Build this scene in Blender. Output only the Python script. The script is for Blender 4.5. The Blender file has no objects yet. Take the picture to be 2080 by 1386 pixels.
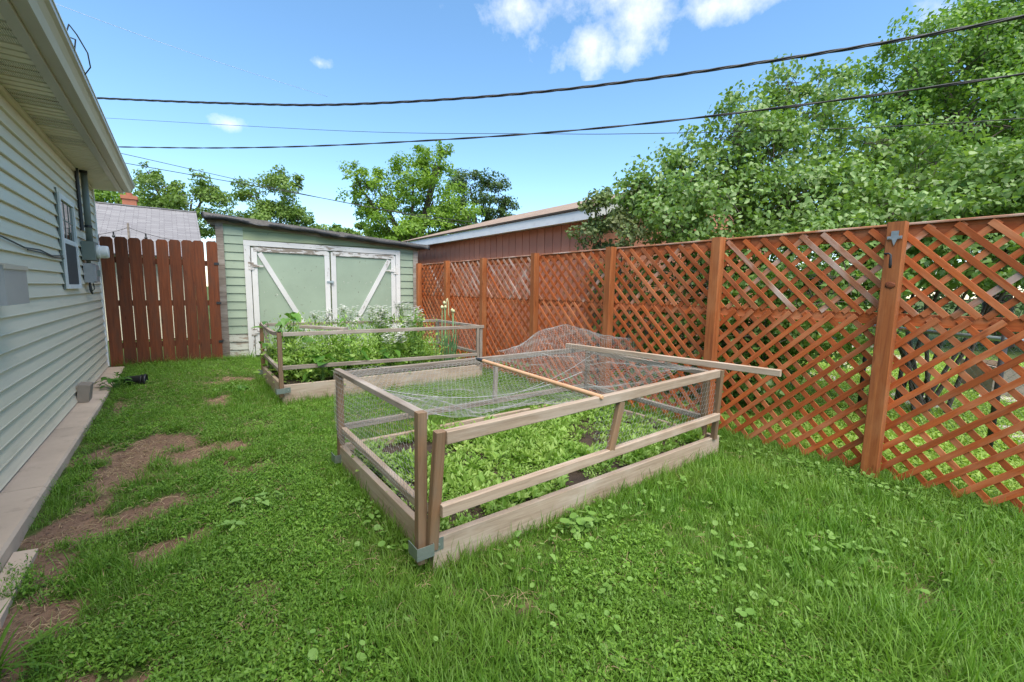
import bpy, math, random
import numpy as np
from mathutils import Vector, Matrix, noise as mnoise

random.seed(7); rng = np.random.default_rng(7)
sc = bpy.context.scene
COL = sc.collection
rad = math.radians

# ------------------------------------------------------------------ camera
CAM_H = 1.35
YAW, PITCH, ROLL, LENS = rad(37.2), rad(6.6), rad(.96), 888*36/2080
fw = Vector((math.sin(YAW)*math.cos(PITCH), math.cos(YAW)*math.cos(PITCH), -math.sin(PITCH)))
rt = Vector((math.cos(YAW), -math.sin(YAW), 0)); upv = rt.cross(fw)
rt2 = rt*math.cos(ROLL)+upv*math.sin(ROLL); up2 = -rt*math.sin(ROLL)+upv*math.cos(ROLL)
cd = bpy.data.cameras.new('camera'); cam = bpy.data.objects.new('camera', cd); COL.objects.link(cam)
cam.matrix_world = Matrix(((rt2.x, up2.x, -fw.x, 0), (rt2.y, up2.y, -fw.y, 0), (rt2.z, up2.z, -fw.z, CAM_H), (0, 0, 0, 1)))
cd.sensor_width = 36; cd.sensor_fit = 'HORIZONTAL'; cd.lens = LENS; cd.clip_start = .05; cd.clip_end = 2000
sc.camera = cam

# ------------------------------------------------------------------ sky and sun
SUN_EL, SUN_AZ = rad(64), rad(198)        # azimuth clockwise from +Y (behind the camera, veiled by thin cloud)
w = bpy.data.worlds.new('World'); sc.world = w; w.use_nodes = True
nt = w.node_tree; N = nt.nodes; L = nt.links
for n in list(N): N.remove(n)
out = N.new('ShaderNodeOutputWorld'); bg = N.new('ShaderNodeBackground'); sky = N.new('ShaderNodeTexSky')
sky.sky_type = 'NISHITA'; sky.sun_disc = False; sky.sun_elevation = SUN_EL; sky.sun_rotation = SUN_AZ
sky.air_density = 1.0; sky.dust_density = .25; sky.ozone_density = 2.0; sky.altitude = 200
bg.inputs['Strength'].default_value = .112
w.cycles.sampling_method = 'MANUAL'; w.cycles.sample_map_resolution = 512
tc = N.new('ShaderNodeTexCoord')
def vm(op, a, b=None):
    n = N.new('ShaderNodeVectorMath'); n.operation = op
    for i, v in enumerate((a, b)):
        if v is None: continue
        if isinstance(v, (tuple, list, Vector)): n.inputs[i].default_value = v
        else: L.new(v, n.inputs[i])
    return n
def mm(op, a, b=None, clamp=False):
    n = N.new('ShaderNodeMath'); n.operation = op; n.use_clamp = clamp
    for i, v in enumerate((a, b)):
        if v is None: continue
        if isinstance(v, (int, float)): n.inputs[i].default_value = v
        else: L.new(v, n.inputs[i])
    return n.outputs[0]
dirv = tc.outputs['Generated']
nz = N.new('ShaderNodeTexNoise'); nz.inputs['Scale'].default_value = 9; nz.inputs['Detail'].default_value = 6; nz.inputs['Roughness'].default_value = .62
L.new(dirv, nz.inputs['Vector'])
# single fair-weather clouds: direction, half width, half height (as angles)
clouds = [((.634, .621, .461), .14, .06), ((.526, .68, .512), .13, .05), ((.681, .547, .487), .11, .075), ((.60, .62, .53), .26, .075), ((.76, .43, .487), .11, .04),
          ((.898, .164, .408), .09, .06), ((.225, .887, .403), .035, .018), ((.089, .955, .284), .04, .018), ((-.3, -.7, .5), .25, .1)]
cover = None
for d, a, b in clouds:
    d = Vector(d).normalized(); hx = Vector((d.y, -d.x, 0)).normalized(); hy = hx.cross(d)
    df = vm('SUBTRACT', dirv, tuple(d)).outputs[0]
    u_ = mm('DIVIDE', vm('DOT_PRODUCT', df, tuple(hx)).outputs['Value'], a); v_ = mm('DIVIDE', vm('DOT_PRODUCT', df, tuple(hy)).outputs['Value'], b)
    r_ = mm('SUBTRACT', 1.0, mm('SQRT', mm('ADD', mm('MULTIPLY', u_, u_), mm('MULTIPLY', v_, v_))), clamp=True)
    cover = r_ if cover is None else mm('MAXIMUM', cover, r_)
dens = mm('ADD', mm('MULTIPLY', cover, .8), mm('MULTIPLY', mm('SUBTRACT', nz.outputs['Fac'], .60), 2.4))
dens = mm('MULTIPLY', mm('MULTIPLY', dens, .95, True), mm('GREATER_THAN', cover, .001))
mxc = N.new('ShaderNodeMixRGB'); mxc.inputs['Color2'].default_value = (5.0, 5.05, 5.2, 1)
hs = N.new('ShaderNodeHueSaturation'); hs.inputs['Saturation'].default_value = 1.12; hs.inputs['Hue'].default_value = .493; hs.inputs['Value'].default_value = 1.0
L.new(sky.outputs[0], hs.inputs['Color']); L.new(hs.outputs[0], mxc.inputs['Color1'])
L.new(mm('MULTIPLY', dens, 1.0), mxc.inputs['Fac']); L.new(mxc.outputs[0], bg.inputs['Color']); L.new(bg.outputs[0], out.inputs['Surface'])

sd = bpy.data.lights.new('sun', 'SUN'); sun = bpy.data.objects.new('sun', sd); COL.objects.link(sun)
sd.energy = 2.9; sd.angle = rad(62); sd.color = (1, .92, .80)
sv = Vector((math.sin(SUN_AZ)*math.cos(SUN_EL), math.cos(SUN_AZ)*math.cos(SUN_EL), math.sin(SUN_EL)))
sun.rotation_euler = sv.to_track_quat('Z', 'Y').to_euler(); sun.location = (0, 0, 20)
vs = sc.view_settings; vs.view_transform = 'Standard'; vs.look = 'None'; vs.gamma = 1; vs.use_curve_mapping = False; vs.exposure = 1.38
sc.cycles.max_bounces = 5; sc.cycles.diffuse_bounces = 3; sc.cycles.glossy_bounces = 2; sc.cycles.transmission_bounces = 3; sc.cycles.transparent_max_bounces = 4

# ------------------------------------------------------------------ helpers
WM = {}
def put(o, M=None, parent=None):
    M = Matrix(M) if M is not None else Matrix()
    COL.objects.link(o); WM[o] = M
    if parent is not None:
        o.parent = parent; o.matrix_parent_inverse = WM[parent].inverted()
    o.matrix_basis = M
    return o
def obj(name, me, mat=None, parent=None, M=None, kind=None):
    o = bpy.data.objects.new(name, me); put(o, M, parent)
    if mat is not None and not me.materials: me.materials.append(mat)
    if kind: o['kind'] = kind
    return o
def thing(name, label, cat, loc=(0, 0, 0), rz=0, group=None):
    o = bpy.data.objects.new(name, None); o.empty_display_size = .1
    put(o, Matrix.Translation(loc) @ Matrix.Rotation(rz, 4, 'Z')); return tag(o, label, cat, group)
def tag(o, label, cat, group=None, kind=None):
    o['label'] = label; o['category'] = cat
    if group: o['group'] = group
    if kind: o['kind'] = kind
    return o
def struct(name, me, mat, M=None):
    o = obj(name, me, mat, None, M); o['kind'] = 'structure'; return o

class MB:
    def __init__(s): s.v = []; s.f = []
    def add(s, vs_, fs):
        o = len(s.v); s.v += [tuple(v) for v in vs_]; s.f += [tuple(i+o for i in f) for f in fs]; return s
    def box(s, lo, hi):
        (a, b, c), (d, e, f) = lo, hi
        return s.add([(a,b,c),(d,b,c),(d,e,c),(a,e,c),(a,b,f),(d,b,f),(d,e,f),(a,e,f)], [(3,2,1,0),(4,5,6,7),(0,1,5,4),(1,2,6,5),(2,3,7,6),(3,0,4,7)])
    def prism(s, poly, axis, a, b):
        # polygon in the two other axes, extruded along axis from a to b
        n = len(poly)
        def P(p, t): return {'x': (t, p[0], p[1]), 'y': (p[0], t, p[1]), 'z': (p[0], p[1], t)}[axis]
        vs_ = [P(p, a) for p in poly]+[P(p, b) for p in poly]
        fs = [tuple(range(n))[::-1], tuple(range(n, 2*n))]+[(i, (i+1) % n, n+(i+1) % n, n+i) for i in range(n)]
        return s.add(vs_, fs)
    def tube(s, pts, r, n=8, cap=True):
        pts = [Vector(p) for p in pts]; rs = r if isinstance(r, (list, tuple)) else [r]*len(pts)
        o = len(s.v); ref = None
        for i, p in enumerate(pts):
            t = (pts[min(i+1, len(pts)-1)]-pts[max(i-1, 0)])
            t = t.normalized() if t.length > 1e-9 else Vector((0, 0, 1))
            if ref is None: ref = t.orthogonal().normalized()
            ref = (ref-t*ref.dot(t)); ref = ref.normalized() if ref.length > 1e-6 else t.orthogonal().normalized()
            b = t.cross(ref)
            for k in range(n):
                a = 2*math.pi*k/n; s.v.append(tuple(p+(ref*math.cos(a)+b*math.sin(a))*rs[i]))
        m = len(pts)
        for i in range(m-1):
            for k in range(n):
                s.f.append((o+i*n+k, o+i*n+(k+1) % n, o+(i+1)*n+(k+1) % n, o+(i+1)*n+k))
        if cap: s.f.append(tuple(o+k for k in range(n))[::-1]); s.f.append(tuple(o+(m-1)*n+k for k in range(n)))
        return s
    def lathe(s, prof, n=20, M=None):
        o = len(s.v); M = M or Matrix()
        for (r, z) in prof:
            for k in range(n):
                a = 2*math.pi*k/n; s.v.append(tuple(M @ Vector((r*math.cos(a), r*math.sin(a), z))))
        for i in range(len(prof)-1):
            for k in range(n): s.f.append((o+i*n+k, o+i*n+(k+1) % n, o+(i+1)*n+(k+1) % n, o+(i+1)*n+k))
        return s
    def mesh(s, name, smooth=False):
        me = bpy.data.meshes.new(name); me.from_pydata(s.v, [], s.f); me.update()
        if smooth: me.polygons.foreach_set('use_smooth', [True]*len(me.polygons))
        return me
    def build(s, name, mat, parent=None, M=None, smooth=False, kind=None): return obj(name, s.mesh(name, smooth), mat, parent, M, kind)

def np_mesh(name, V, F, rnd=None, smooth=False):
    """V (n,3), F (m,3 or 4) numpy arrays"""
    me = bpy.data.meshes.new(name); k = F.shape[1]
    me.vertices.add(len(V)); me.vertices.foreach_set('co', V.astype(np.float32).ravel())
    me.loops.add(F.size); me.loops.foreach_set('vertex_index', F.astype(np.int32).ravel())
    me.polygons.add(len(F)); me.polygons.foreach_set('loop_start', (np.arange(len(F))*k).astype(np.int32))
    if smooth: me.polygons.foreach_set('use_smooth', np.ones(len(F), bool))
    me.update(calc_edges=True)
    if rnd is not None:
        a = me.attributes.new('rnd', 'FLOAT', 'POINT'); a.data.foreach_set('value', rnd.astype(np.float32))
    return me

_bc = {}
def beam_mesh(l, w_, t, c):
    key = (round(l, 3), round(w_, 4), round(t, 4), c)
    if key not in _bc:
        a, b = w_/2, t/2
        poly = [(-a+c,-b),(a-c,-b),(a,-b+c),(a,b-c),(a-c,b),(-a+c,b),(-a,b-c),(-a,-b+c)]
        _bc[key] = MB().prism(poly, 'x', -l/2, l/2).mesh('beam')
    return _bc[key]
def board(name, p0, p1, w_, t, up, mat, parent=None, c=.003, roll=0):
    """plank from p0 to p1 (centre line); t is its size along up, w_ its size across"""
    p0, p1 = Vector(p0), Vector(p1); x = (p1-p0); l = x.length; x.normalize()
    up = Vector(up); z = (up-x*up.dot(x)).normalized(); y = z.cross(x)
    M = Matrix(((x.x,y.x,z.x,0),(x.y,y.y,z.y,0),(x.z,y.z,z.z,0),(0,0,0,1))); M.translation = (p0+p1)/2
    me = beam_mesh(l, w_, t, c)
    if me.materials and me.materials[0] != mat: me = me.copy(); me.materials.clear()
    return obj(name, me, mat, parent, M)

# ------------------------------------------------------------------ materials
class NT:
    def __init__(s, name):
        s.m = bpy.data.materials.new(name); s.m.use_nodes = True; s.t = s.m.node_tree
        s.N, s.L = s.t.nodes, s.t.links; s.b = s.N['Principled BSDF']; s.o = s.N['Material Output']
    def new(s, t, **kw):
        n = s.N.new(t)
        for k, v in kw.items(): setattr(n, k, v)
        return n
    def set(s, sock, v):
        if hasattr(v, 'is_output'): s.L.new(v, sock)
        else: sock.default_value = v
    def math(s, op, a, b=0.0, clamp=False):
        n = s.new('ShaderNodeMath', operation=op, use_clamp=clamp); s.set(n.inputs[0], a); s.set(n.inputs[1], b); return n.outputs[0]
    def mix(s, f, a, b, mode='MIX'):
        n = s.new('ShaderNodeMixRGB', blend_type=mode); s.set(n.inputs[0], f)
        for i, c in ((1, a), (2, b)): s.set(n.inputs[i], c if hasattr(c, 'is_output') else (*c[:3], 1))
        return n.outputs[0]
    def coords(s, scale=(1, 1, 1), which='Object', jitter=True):
        if which != 'World': v = s.new('ShaderNodeTexCoord').outputs[which]
        else: v = s.new('ShaderNodeNewGeometry').outputs['Position']
        mp = s.new('ShaderNodeMapping'); s.L.new(v, mp.inputs[0]); mp.inputs['Scale'].default_value = scale
        if jitter:
            r = s.new('ShaderNodeObjectInfo').outputs['Random']; cx = s.new('ShaderNodeCombineXYZ')
            for i, k in enumerate((37., 53., 91.)): s.L.new(s.math('MULTIPLY', r, k), cx.inputs[i])
            s.L.new(cx.outputs[0], mp.inputs['Location'])
        return mp.outputs[0]
    def noise(s, vec, scale, detail=4, rough=.55, dist=0):
        n = s.new('ShaderNodeTexNoise'); s.L.new(vec, n.inputs['Vector'])
        n.inputs['Scale'].default_value = scale; n.inputs['Detail'].default_value = detail; n.inputs['Roughness'].default_value = rough; n.inputs['Distortion'].default_value = dist
        return n.outputs['Fac']
    def ramp(s, f, lo, hi):
        n = s.new('ShaderNodeMapRange'); n.clamp = True; s.L.new(f, n.inputs[0]); n.inputs[1].default_value = lo; n.inputs[2].default_value = hi
        return n.outputs[0]
    def rand(s): return s.new('ShaderNodeObjectInfo').outputs['Random']
    def bump(s, h, strength=.4, dist=.01):
        n = s.new('ShaderNodeBump'); n.inputs['Strength'].default_value = strength; n.inputs['Distance'].default_value = dist
        s.L.new(h, n.inputs['Height']); s.L.new(n.outputs[0], s.b.inputs['Normal'])
    def done(s, col, rough=.7, metal=0, spec=.5):
        s.set(s.b.inputs['Base Color'], col if hasattr(col, 'is_output') else (*col, 1)); s.set(s.b.inputs['Roughness'], rough)
        s.b.inputs['Metallic'].default_value = metal; s.b.inputs['Specular IOR Level'].default_value = spec
        return s.m

def wood(name, base, dark, fade, fade_amt=.5, var=.35, rough=.75, spec=.3):
    s = NT(name); v = s.coords((1.2, 22, 22)); g = s.noise(v, 1.6, 8, .68, 1.0)
    v2 = s.coords((1, 3, 3)); f = s.noise(v2, 2.3, 5, .6); v3 = s.coords((2.2, 9, 9)); k = s.noise(v3, 2.2, 2, .4)
    c = s.mix(s.ramp(g, .32, .68), dark, base)
    c = s.mix(s.math('MULTIPLY', s.ramp(f, .45, .72), fade_amt), c, fade)
    c = s.mix(s.math('MULTIPLY', s.ramp(k, .70, .76), .55), c, tuple(x*.45 for x in dark))
    br = s.math('ADD', s.math('MULTIPLY', s.rand(), var), 1-var/2)
    cc = s.new('ShaderNodeCombineXYZ')
    for i in range(3): s.L.new(br, cc.inputs[i])
    c = s.mix(1.0, c, cc.outputs[0], 'MULTIPLY')
    s.bump(g, .35, .004)
    return s.done(c, rough, 0, spec)
def plain(name, c1, c2, scale=4, rough=.6, bump=0, metal=0, var=.12, stretch=(1, 1, 1), bdist=.005, spec=.4, dirt=None, dirt_amt=.5):
    s = NT(name); v = s.coords(stretch); g = s.noise(v, scale, 6, .6)
    c = s.mix(s.ramp(g, .3, .7), c1, c2)
    if dirt: c = s.mix(s.math('MULTIPLY', s.ramp(s.noise(v, scale*3.1, 5, .7), .55, .72), dirt_amt), c, dirt)
    br = s.math('ADD', s.math('MULTIPLY', s.rand(), var), 1-var/2); cc = s.new('ShaderNodeCombineXYZ')
    for i in range(3): s.L.new(br, cc.inputs[i])
    c = s.mix(1.0, c, cc.outputs[0], 'MULTIPLY')
    if bump: s.bump(s.noise(v, scale*6, 4, .6), bump, bdist)
    return s.done(c, rough, metal, spec)
def paint(name, col, under, amt=.5, scale=6, var=.08, stretch=(1, 5, 5), rough=.6):
    """old paint: chips and flakes that bare the wood below"""
    s = NT(name); v = s.coords(stretch); n1 = s.noise(v, scale, 8, .72, .3); n2 = s.noise(s.coords((1, 1, 1)), 1.7, 4)
    chip = s.ramp(s.math('ADD', n1, s.math('MULTIPLY', s.math('SUBTRACT', n2, .5), .5)), .78-amt*.28, .80-amt*.28)
    fine = s.noise(v, scale*5, 4, .6)
    c = s.mix(s.ramp(n2, .3, .75), col, tuple(x*.82 for x in col)); c = s.mix(s.math('MULTIPLY', s.ramp(fine, .62, .75), .25), c, under)
    c = s.mix(chip, c, under)
    c = s.mix(s.math('MULTIPLY', s.ramp(s.noise(s.coords((1, 1, .55)), 26, 3, .6), .685, .71), .65), c, (.16, .14, .11))
    br = s.math('ADD', s.math('MULTIPLY', s.rand(), var), 1-var/2); cc = s.new('ShaderNodeCombineXYZ')
    for i in range(3): s.L.new(br, cc.inputs[i])
    c = s.mix(1.0, c, cc.outputs[0], 'MULTIPLY')
    s.bump(s.math('ADD', s.math('MULTIPLY', chip, -1.0), s.math('MULTIPLY', fine, .3)), .5, .003)
    return s.done(c, rough, 0, .3)
def leafmat(name, c1, c2, c3=None, trans=.3, rough=.5, attr=True, scale=.6, spec=.35):
    s = NT(name)
    if attr: r = s.new('ShaderNodeAttribute', attribute_name='rnd').outputs['Fac']
    else: r = s.rand()
    pos = s.coords((1, 1, 1), 'World', False); n = s.noise(pos, scale, 3, .6)
    c = s.mix(r, c1, c2)
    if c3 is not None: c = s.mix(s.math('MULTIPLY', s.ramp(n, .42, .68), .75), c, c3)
    if not attr: c = s.mix(s.math('MULTIPLY', s.ramp(s.noise(pos, 6.5, 3, .6), .38, .66), .28), c, tuple(x*k for x, k in zip(c1, (.75, .72, .9))))
    s.done(c, rough, 0, spec)
    tr = s.new('ShaderNodeBsdfTranslucent'); s.L.new(s.mix(1.0, c, (1.5, 1.6, .7), 'MULTIPLY'), tr.inputs['Color'])
    mx = s.new('ShaderNodeMixShader'); mx.inputs[0].default_value = trans
    s.L.new(s.b.outputs[0], mx.inputs[1]); s.L.new(tr.outputs[0], mx.inputs[2]); s.L.new(mx.outputs[0], s.o.inputs['Surface'])
    return s.m

M_STAIN = wood('red_stained_wood', (.50, .125, .028), (.30, .062, .016), (.56, .235, .11), .85, .5)
M_PALESTAIN = wood('pale_stained_wood', (.46, .20, .10), (.34, .11, .045), (.66, .53, .45), 1.0, .3)  # lighter stain mix for some upper slats and the top caps
M_POST = wood('stained_post_wood', (.41, .130, .036), (.24, .066, .02), (.46, .21, .09), .45, .14)
M_GATE = wood('dark_stained_cedar', (.20, .056, .020), (.095, .028, .012), (.10, .045, .026), .75, .45)
M_GREYW = wood('weathered_grey_wood', (.34, .285, .235), (.15, .115, .09), (.44, .395, .35), .65, .35)
M_TANW = wood('weathered_tan_wood', (.43, .33, .245), (.25, .18, .125), (.48, .405, .335), .65, .25)
M_TREATW = wood('treated_post_wood', (.25, .17, .105), (.14, .09, .055), (.32, .15, .065), .55, .25)
M_HANDLE = wood('wooden_handle', (.62, .38, .22), (.5, .28, .15), (.66, .44, .28), .4, .1, .5)
M_VINYL = plain('sage_vinyl', (.68, .615, .47), (.73, .665, .52), 1.6, .5, .05, var=.05, stretch=(1, .3, 3), dirt=(.38, .37, .28), dirt_amt=.3)
M_SOFF = plain('beige_soffit', (.74, .68, .56), (.68, .62, .51), 3, .55, var=.05)
M_GUTTER = plain('taupe_aluminium', (.42, .38, .31), (.47, .43, .36), 2, .4, var=.02, spec=.5)
M_WHITE = plain('white_trim', (.78, .78, .76), (.70, .70, .68), 3, .5, var=.04, dirt=(.5, .48, .43), dirt_amt=.35)
M_CONC = plain('concrete', (.58, .455, .345), (.45, .35, .265), 2.2, .9, .5, var=.1, dirt=(.24, .19, .14), dirt_amt=.5)
M_CONC2 = plain('tan_concrete_block', (.30, .25, .20), (.24, .20, .16), 7, .95, .6, var=.1)
M_STONE = plain('pale_paving_stone', (.50, .44, .38), (.42, .36, .31), 3, .9, .4, var=.15)
M_GREEN = paint('sage_green_paint', (.34, .41, .30), (.50, .46, .38), .28, 5, .07)
M_GREENP = paint('sage_door_paint', (.335, .41, .305), (.55, .53, .46), .30, 9, .03, (1, 1, 1))
M_GREENO = paint('olive_green_paint', (.31, .36, .21), (.45, .42, .34), .35, 5, .07)
M_PEELW = paint('peeling_white_paint', (.70, .68, .65), (.27, .23, .19), .48, 4, .08)
M_PEELW2 = paint('flaking_white_paint', (.68, .65, .61), (.24, .20, .16), .85, 4, .08)
M_PEELG = paint('flaking_green_siding', (.56, .56, .47), (.33, .27, .21), .75, 5, .1)
M_RED = plain('red_brown_siding', (.58, .235, .14), (.52, .20, .12), 2, .7, .1, var=.08, stretch=(1, 1, .3))
M_TAR = plain('black_tar_felt', (.012, .012, .013), (.03, .03, .031), 5, .42, .7, var=.05, bdist=.01)
M_BLACK = plain('black_plastic', (.018, .018, .02), (.03, .03, .032), 4, .4, var=.05)
M_WIREB = plain('black_cable', (.02, .019, .018), (.045, .042, .04), 3, .55, var=.1)
M_GREYBOX = plain('grey_green_metal', (.17, .20, .175), (.14, .165, .145), 4, .5, var=.08, spec=.5)
M_GREYM = plain('grey_metal', (.36, .36, .37), (.30, .30, .31), 3, .42, metal=.3, var=.08)
M_GALV = plain('galvanised_steel', (.55, .57, .58), (.40, .43, .43), 20, .38, .1, metal=.75, var=.1)
M_PATINA = plain('green_tarnished_bracket', (.19, .23, .21), (.26, .29, .26), 12, .45, .2, metal=.5, var=.1)
M_NET = plain('chicken_wire', (.38, .38, .37), (.27, .27, .26), 30, .5, metal=.2, var=.0)
M_SCREEN = plain('insect_screen', (.035, .037, .04), (.05, .052, .055), 20, .7, var=0)
M_BRICK = plain('orange_brick', (.42, .16, .09), (.34, .12, .07), 9, .9, .3, var=.1)
M_BARK = plain('bark', (.11, .085, .065), (.06, .048, .04), 8, .9, .6, stretch=(1, 1, .3), bdist=.02)
M_BULB = plain('black_lamp_socket', (.02, .02, .02), (.03, .03, .03), 4, .4)
def glassmat():
    s = NT('dark_window_glass'); return s.done((.02, .04, .028), .04, 0, .2)
M_GLASS = glassmat()
def shingle(name, a, b, sx, sy):
    s = NT(name); v = s.coords((1, 1, 1), 'Object', False)
    br = s.new('ShaderNodeTexBrick'); s.L.new(v, br.inputs['Vector']); br.inputs['Scale'].default_value = 1
    br.inputs['Brick Width'].default_value = sx; br.inputs['Row Height'].default_value = sy; br.inputs['Mortar Size'].default_value = .006; br.offset = .37
    br.inputs['Color1'].default_value = (*a, 1); br.inputs['Color2'].default_value = (*b, 1); br.inputs['Mortar'].default_value = (*[x*.45 for x in b], 1)
    n = s.noise(v, 60, 3); c = s.mix(s.math('MULTIPLY', s.ramp(n, .35, .7), .4), br.outputs['Color'], tuple(x*.6 for x in a))
    s.bump(br.outputs['Fac'], -.4, .01); return s.done(c, .95, 0, .2)
M_SHGREY = shingle('grey_shingles', (.27, .26, .26), (.19, .18, .185), .28, .075)
M_SHBROWN = shingle('brown_shingles', (.36, .265, .20), (.26, .19, .145), .3, .12)

M_GRASS = leafmat('grass_blades', (.075, .185, .016), (.17, .32, .038), (.18, .29, .048), .34, .5, False, 1.7)
M_WEED = leafmat('lawn_weed_leaves', (.085, .195, .019), (.20, .355, .046), (.14, .26, .034), .3, .5, False, 1.5)
M_ROUND = leafmat('round_weed_leaves', (.13, .26, .04), (.21, .35, .085), None, .25, .5, False)
M_NLAWN = leafmat('neighbour_lawn', (.24, .37, .055), (.34, .47, .095), None, .3, .5, False)
M_CRUMB = plain('soil_crumb', (.20, .125, .085), (.10, .06, .042), 3, .95, var=.9)
M_STRAW = plain('dry_straw', (.42, .32, .18), (.30, .21, .12), 5, .8, var=.5)
M_SALAD = leafmat('salad_leaves', (.17, .31, .045), (.38, .52, .14), (.20, .36, .06), .3, .45, False, 5)
M_BIGLEAF = leafmat('broad_leaf', (.06, .16, .025), (.12, .26, .035), None, .25, .4, False)
M_STEM = plain('green_stem', (.14, .26, .05), (.19, .30, .07), 6, .6)
M_ONION = plain('onion_leaf', (.10, .21, .09), (.14, .26, .10), 6, .5)
M_PETAL = plain('white_petal', (.78, .77, .74), (.7, .7, .64), 6, .6)
M_LILAC = leafmat('lilac_leaves', (.12, .215, .045), (.23, .35, .095), (.15, .25, .055), .3, .40, True, .9, .5)
M_LILACL = leafmat('lilac_leaf_single', (.13, .23, .05), (.24, .36, .10), None, .3, .38, False, .9, .5)
M_SHRUB = leafmat('shrub_leaves', (.12, .19, .055), (.18, .25, .09), (.20, .20, .10), .25, .5, True, 1.5)
M_TREEA = leafmat('maple_leaves', (.12, .20, .035), (.20, .30, .06), (.10, .17, .035), .3, .5, True, .5)
M_TREEB = leafmat('bright_tree_leaves', (.14, .25, .022), (.22, .34, .035), (.11, .21, .025), .35, .5, True, .45)
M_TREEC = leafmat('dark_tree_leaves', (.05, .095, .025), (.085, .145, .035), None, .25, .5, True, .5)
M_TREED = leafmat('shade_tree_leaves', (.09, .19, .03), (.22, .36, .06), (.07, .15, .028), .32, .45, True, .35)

# ------------------------------------------------------------------ ground
DIRT = [(2.6, .35, .16, .1, .5), (1.1, 1.35, .12, .1, .45), (1.75, 1.05, .14, .09, .45), (3.1, .9, .1, .1, .4), (.9, 1.6, .1, .1, .4), (.35, 5.2, .2, .12, .5), (-.28, 4.55, .42, .50, .9), (.10, 4.25, .34, .28, .9), (-.43, 4.1, .22, .42, .9), (.28, 6.05, .30, .32, .9), (.52, 7.25, .42, .22, .9), (-.56, 3.3, .22, .42, .95), (-.2, 3.35, .36, .16, .75),
        (-.12, 2.75, .22, .15, .75), (-.58, 2.45, .22, .40, .95), (-.55, 1.9, .32, .28, .85), (.22, 3.7, .22, .2, .6), (-.60, 6.2, .07, .6, .6), (.55, 4.8, .2, .2, .4), (.25, 2.1, .12, .1, .5), (-.25, 1.85, .18, .1, .7)]
def fbm(x, y, s, o=0.): return mnoise.fractal(Vector((x*s, y*s, o)), 1.0, 2.1, 3)
def sm(t): t = min(1, max(0, t)); return t*t*(3-2*t)
def dirt_at(x, y):
    d = 0
    for cx, cy, a, b, k in DIRT:
        u = (((x-cx)/a)**2+((y-cy)/b)**2)*1.1
        if u < 4: d = max(d, k*sm(1.3-math.sqrt(u)+.95*fbm(x, y, 3.6, 3.)))
    return d
def gz(x, y):
    if x > 4.5 or y > 12 or x < -3 or y < -3: return -.02
    z = .012*fbm(x, y, 1.1)+.006*fbm(x, y, 4., 2.)
    z += .055*sm((y-5.5)/3.2)*sm((1.5-x)/1.2) - .045*sm((4.6-y)/2.5)*sm((.1-x)/.6)
    return z - .018*dirt_at(x, y)
def axis(a, b, st, ext): return sorted(set([round(v, 3) for v in np.arange(a, b+.001, st)]+ext))
gx = axis(-1.1, 4.6, .06, [-600, -200, -60, -20, -8, -4, -2, 5, 6, 8, 11, 16, 30, 80, 250, 600]); gy = axis(-1.0, 9.6, .06, [-600, -200, -60, -20, -8, -4, -2, 10, 11, 13, 17, 25, 45, 90, 250, 700])
V = np.array([(x, y, gz(x, y)) for y in gy for x in gx]); nx = len(gx)
F = np.array([(j*nx+i, j*nx+i+1, (j+1)*nx+i+1, (j+1)*nx+i) for j in range(len(gy)-1) for i in range(nx-1)])
me = np_mesh('lawn', V, F, np.array([dirt_at(v[0], v[1]) if -1.2 < v[0] < 4.6 and -1 < v[1] < 10 else 0 for v in V]), True)
s = NT('lawn_soil'); v = s.coords((1, 1, 1), 'World', False); d = s.new('ShaderNodeAttribute', attribute_name='rnd').outputs['Fac']
n1 = s.noise(v, 3, 6, .65); n2 = s.noise(v, 45, 5, .7); n3 = s.noise(s.coords((1, 3, 1), 'World', False), 60, 3, .6)
soil = s.mix(s.ramp(n1, .3, .7), (.165, .10, .068), (.25, .158, .108)); soil = s.mix(s.math('MULTIPLY', s.ramp(n2, .52, .62), .7), soil, (.08, .05, .035)); soil = s.mix(s.math('MULTIPLY', s.ramp(n3, .62, .68), .5), soil, (.30, .21, .14))
that = s.mix(s.ramp(n2, .35, .65), (.035, .06, .012), (.085, .12, .03)); that = s.mix(s.math('MULTIPLY', s.ramp(n3, .60, .7), .6), that, (.22, .18, .09))
c = s.mix(s.ramp(s.math('ADD', d, s.math('MULTIPLY', s.math('SUBTRACT', n2, .5), .6)), .3, .5), that, soil)
s.bump(n2, .8, .02)
lawn = struct('lawn', me, s.done(c, .95, 0, .15))

# beds' footprints, to keep grass out
BED1 = (.89, 3.52, 1.76, 3.32); BED2 = (.87, 3.58, 5.45, 6.95)
def inbed(x, y, m=0):
    return any(a-m < x < b+m and c_-m < y < d_+m for a, b, c_, d_ in (BED1, BED2))

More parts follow.
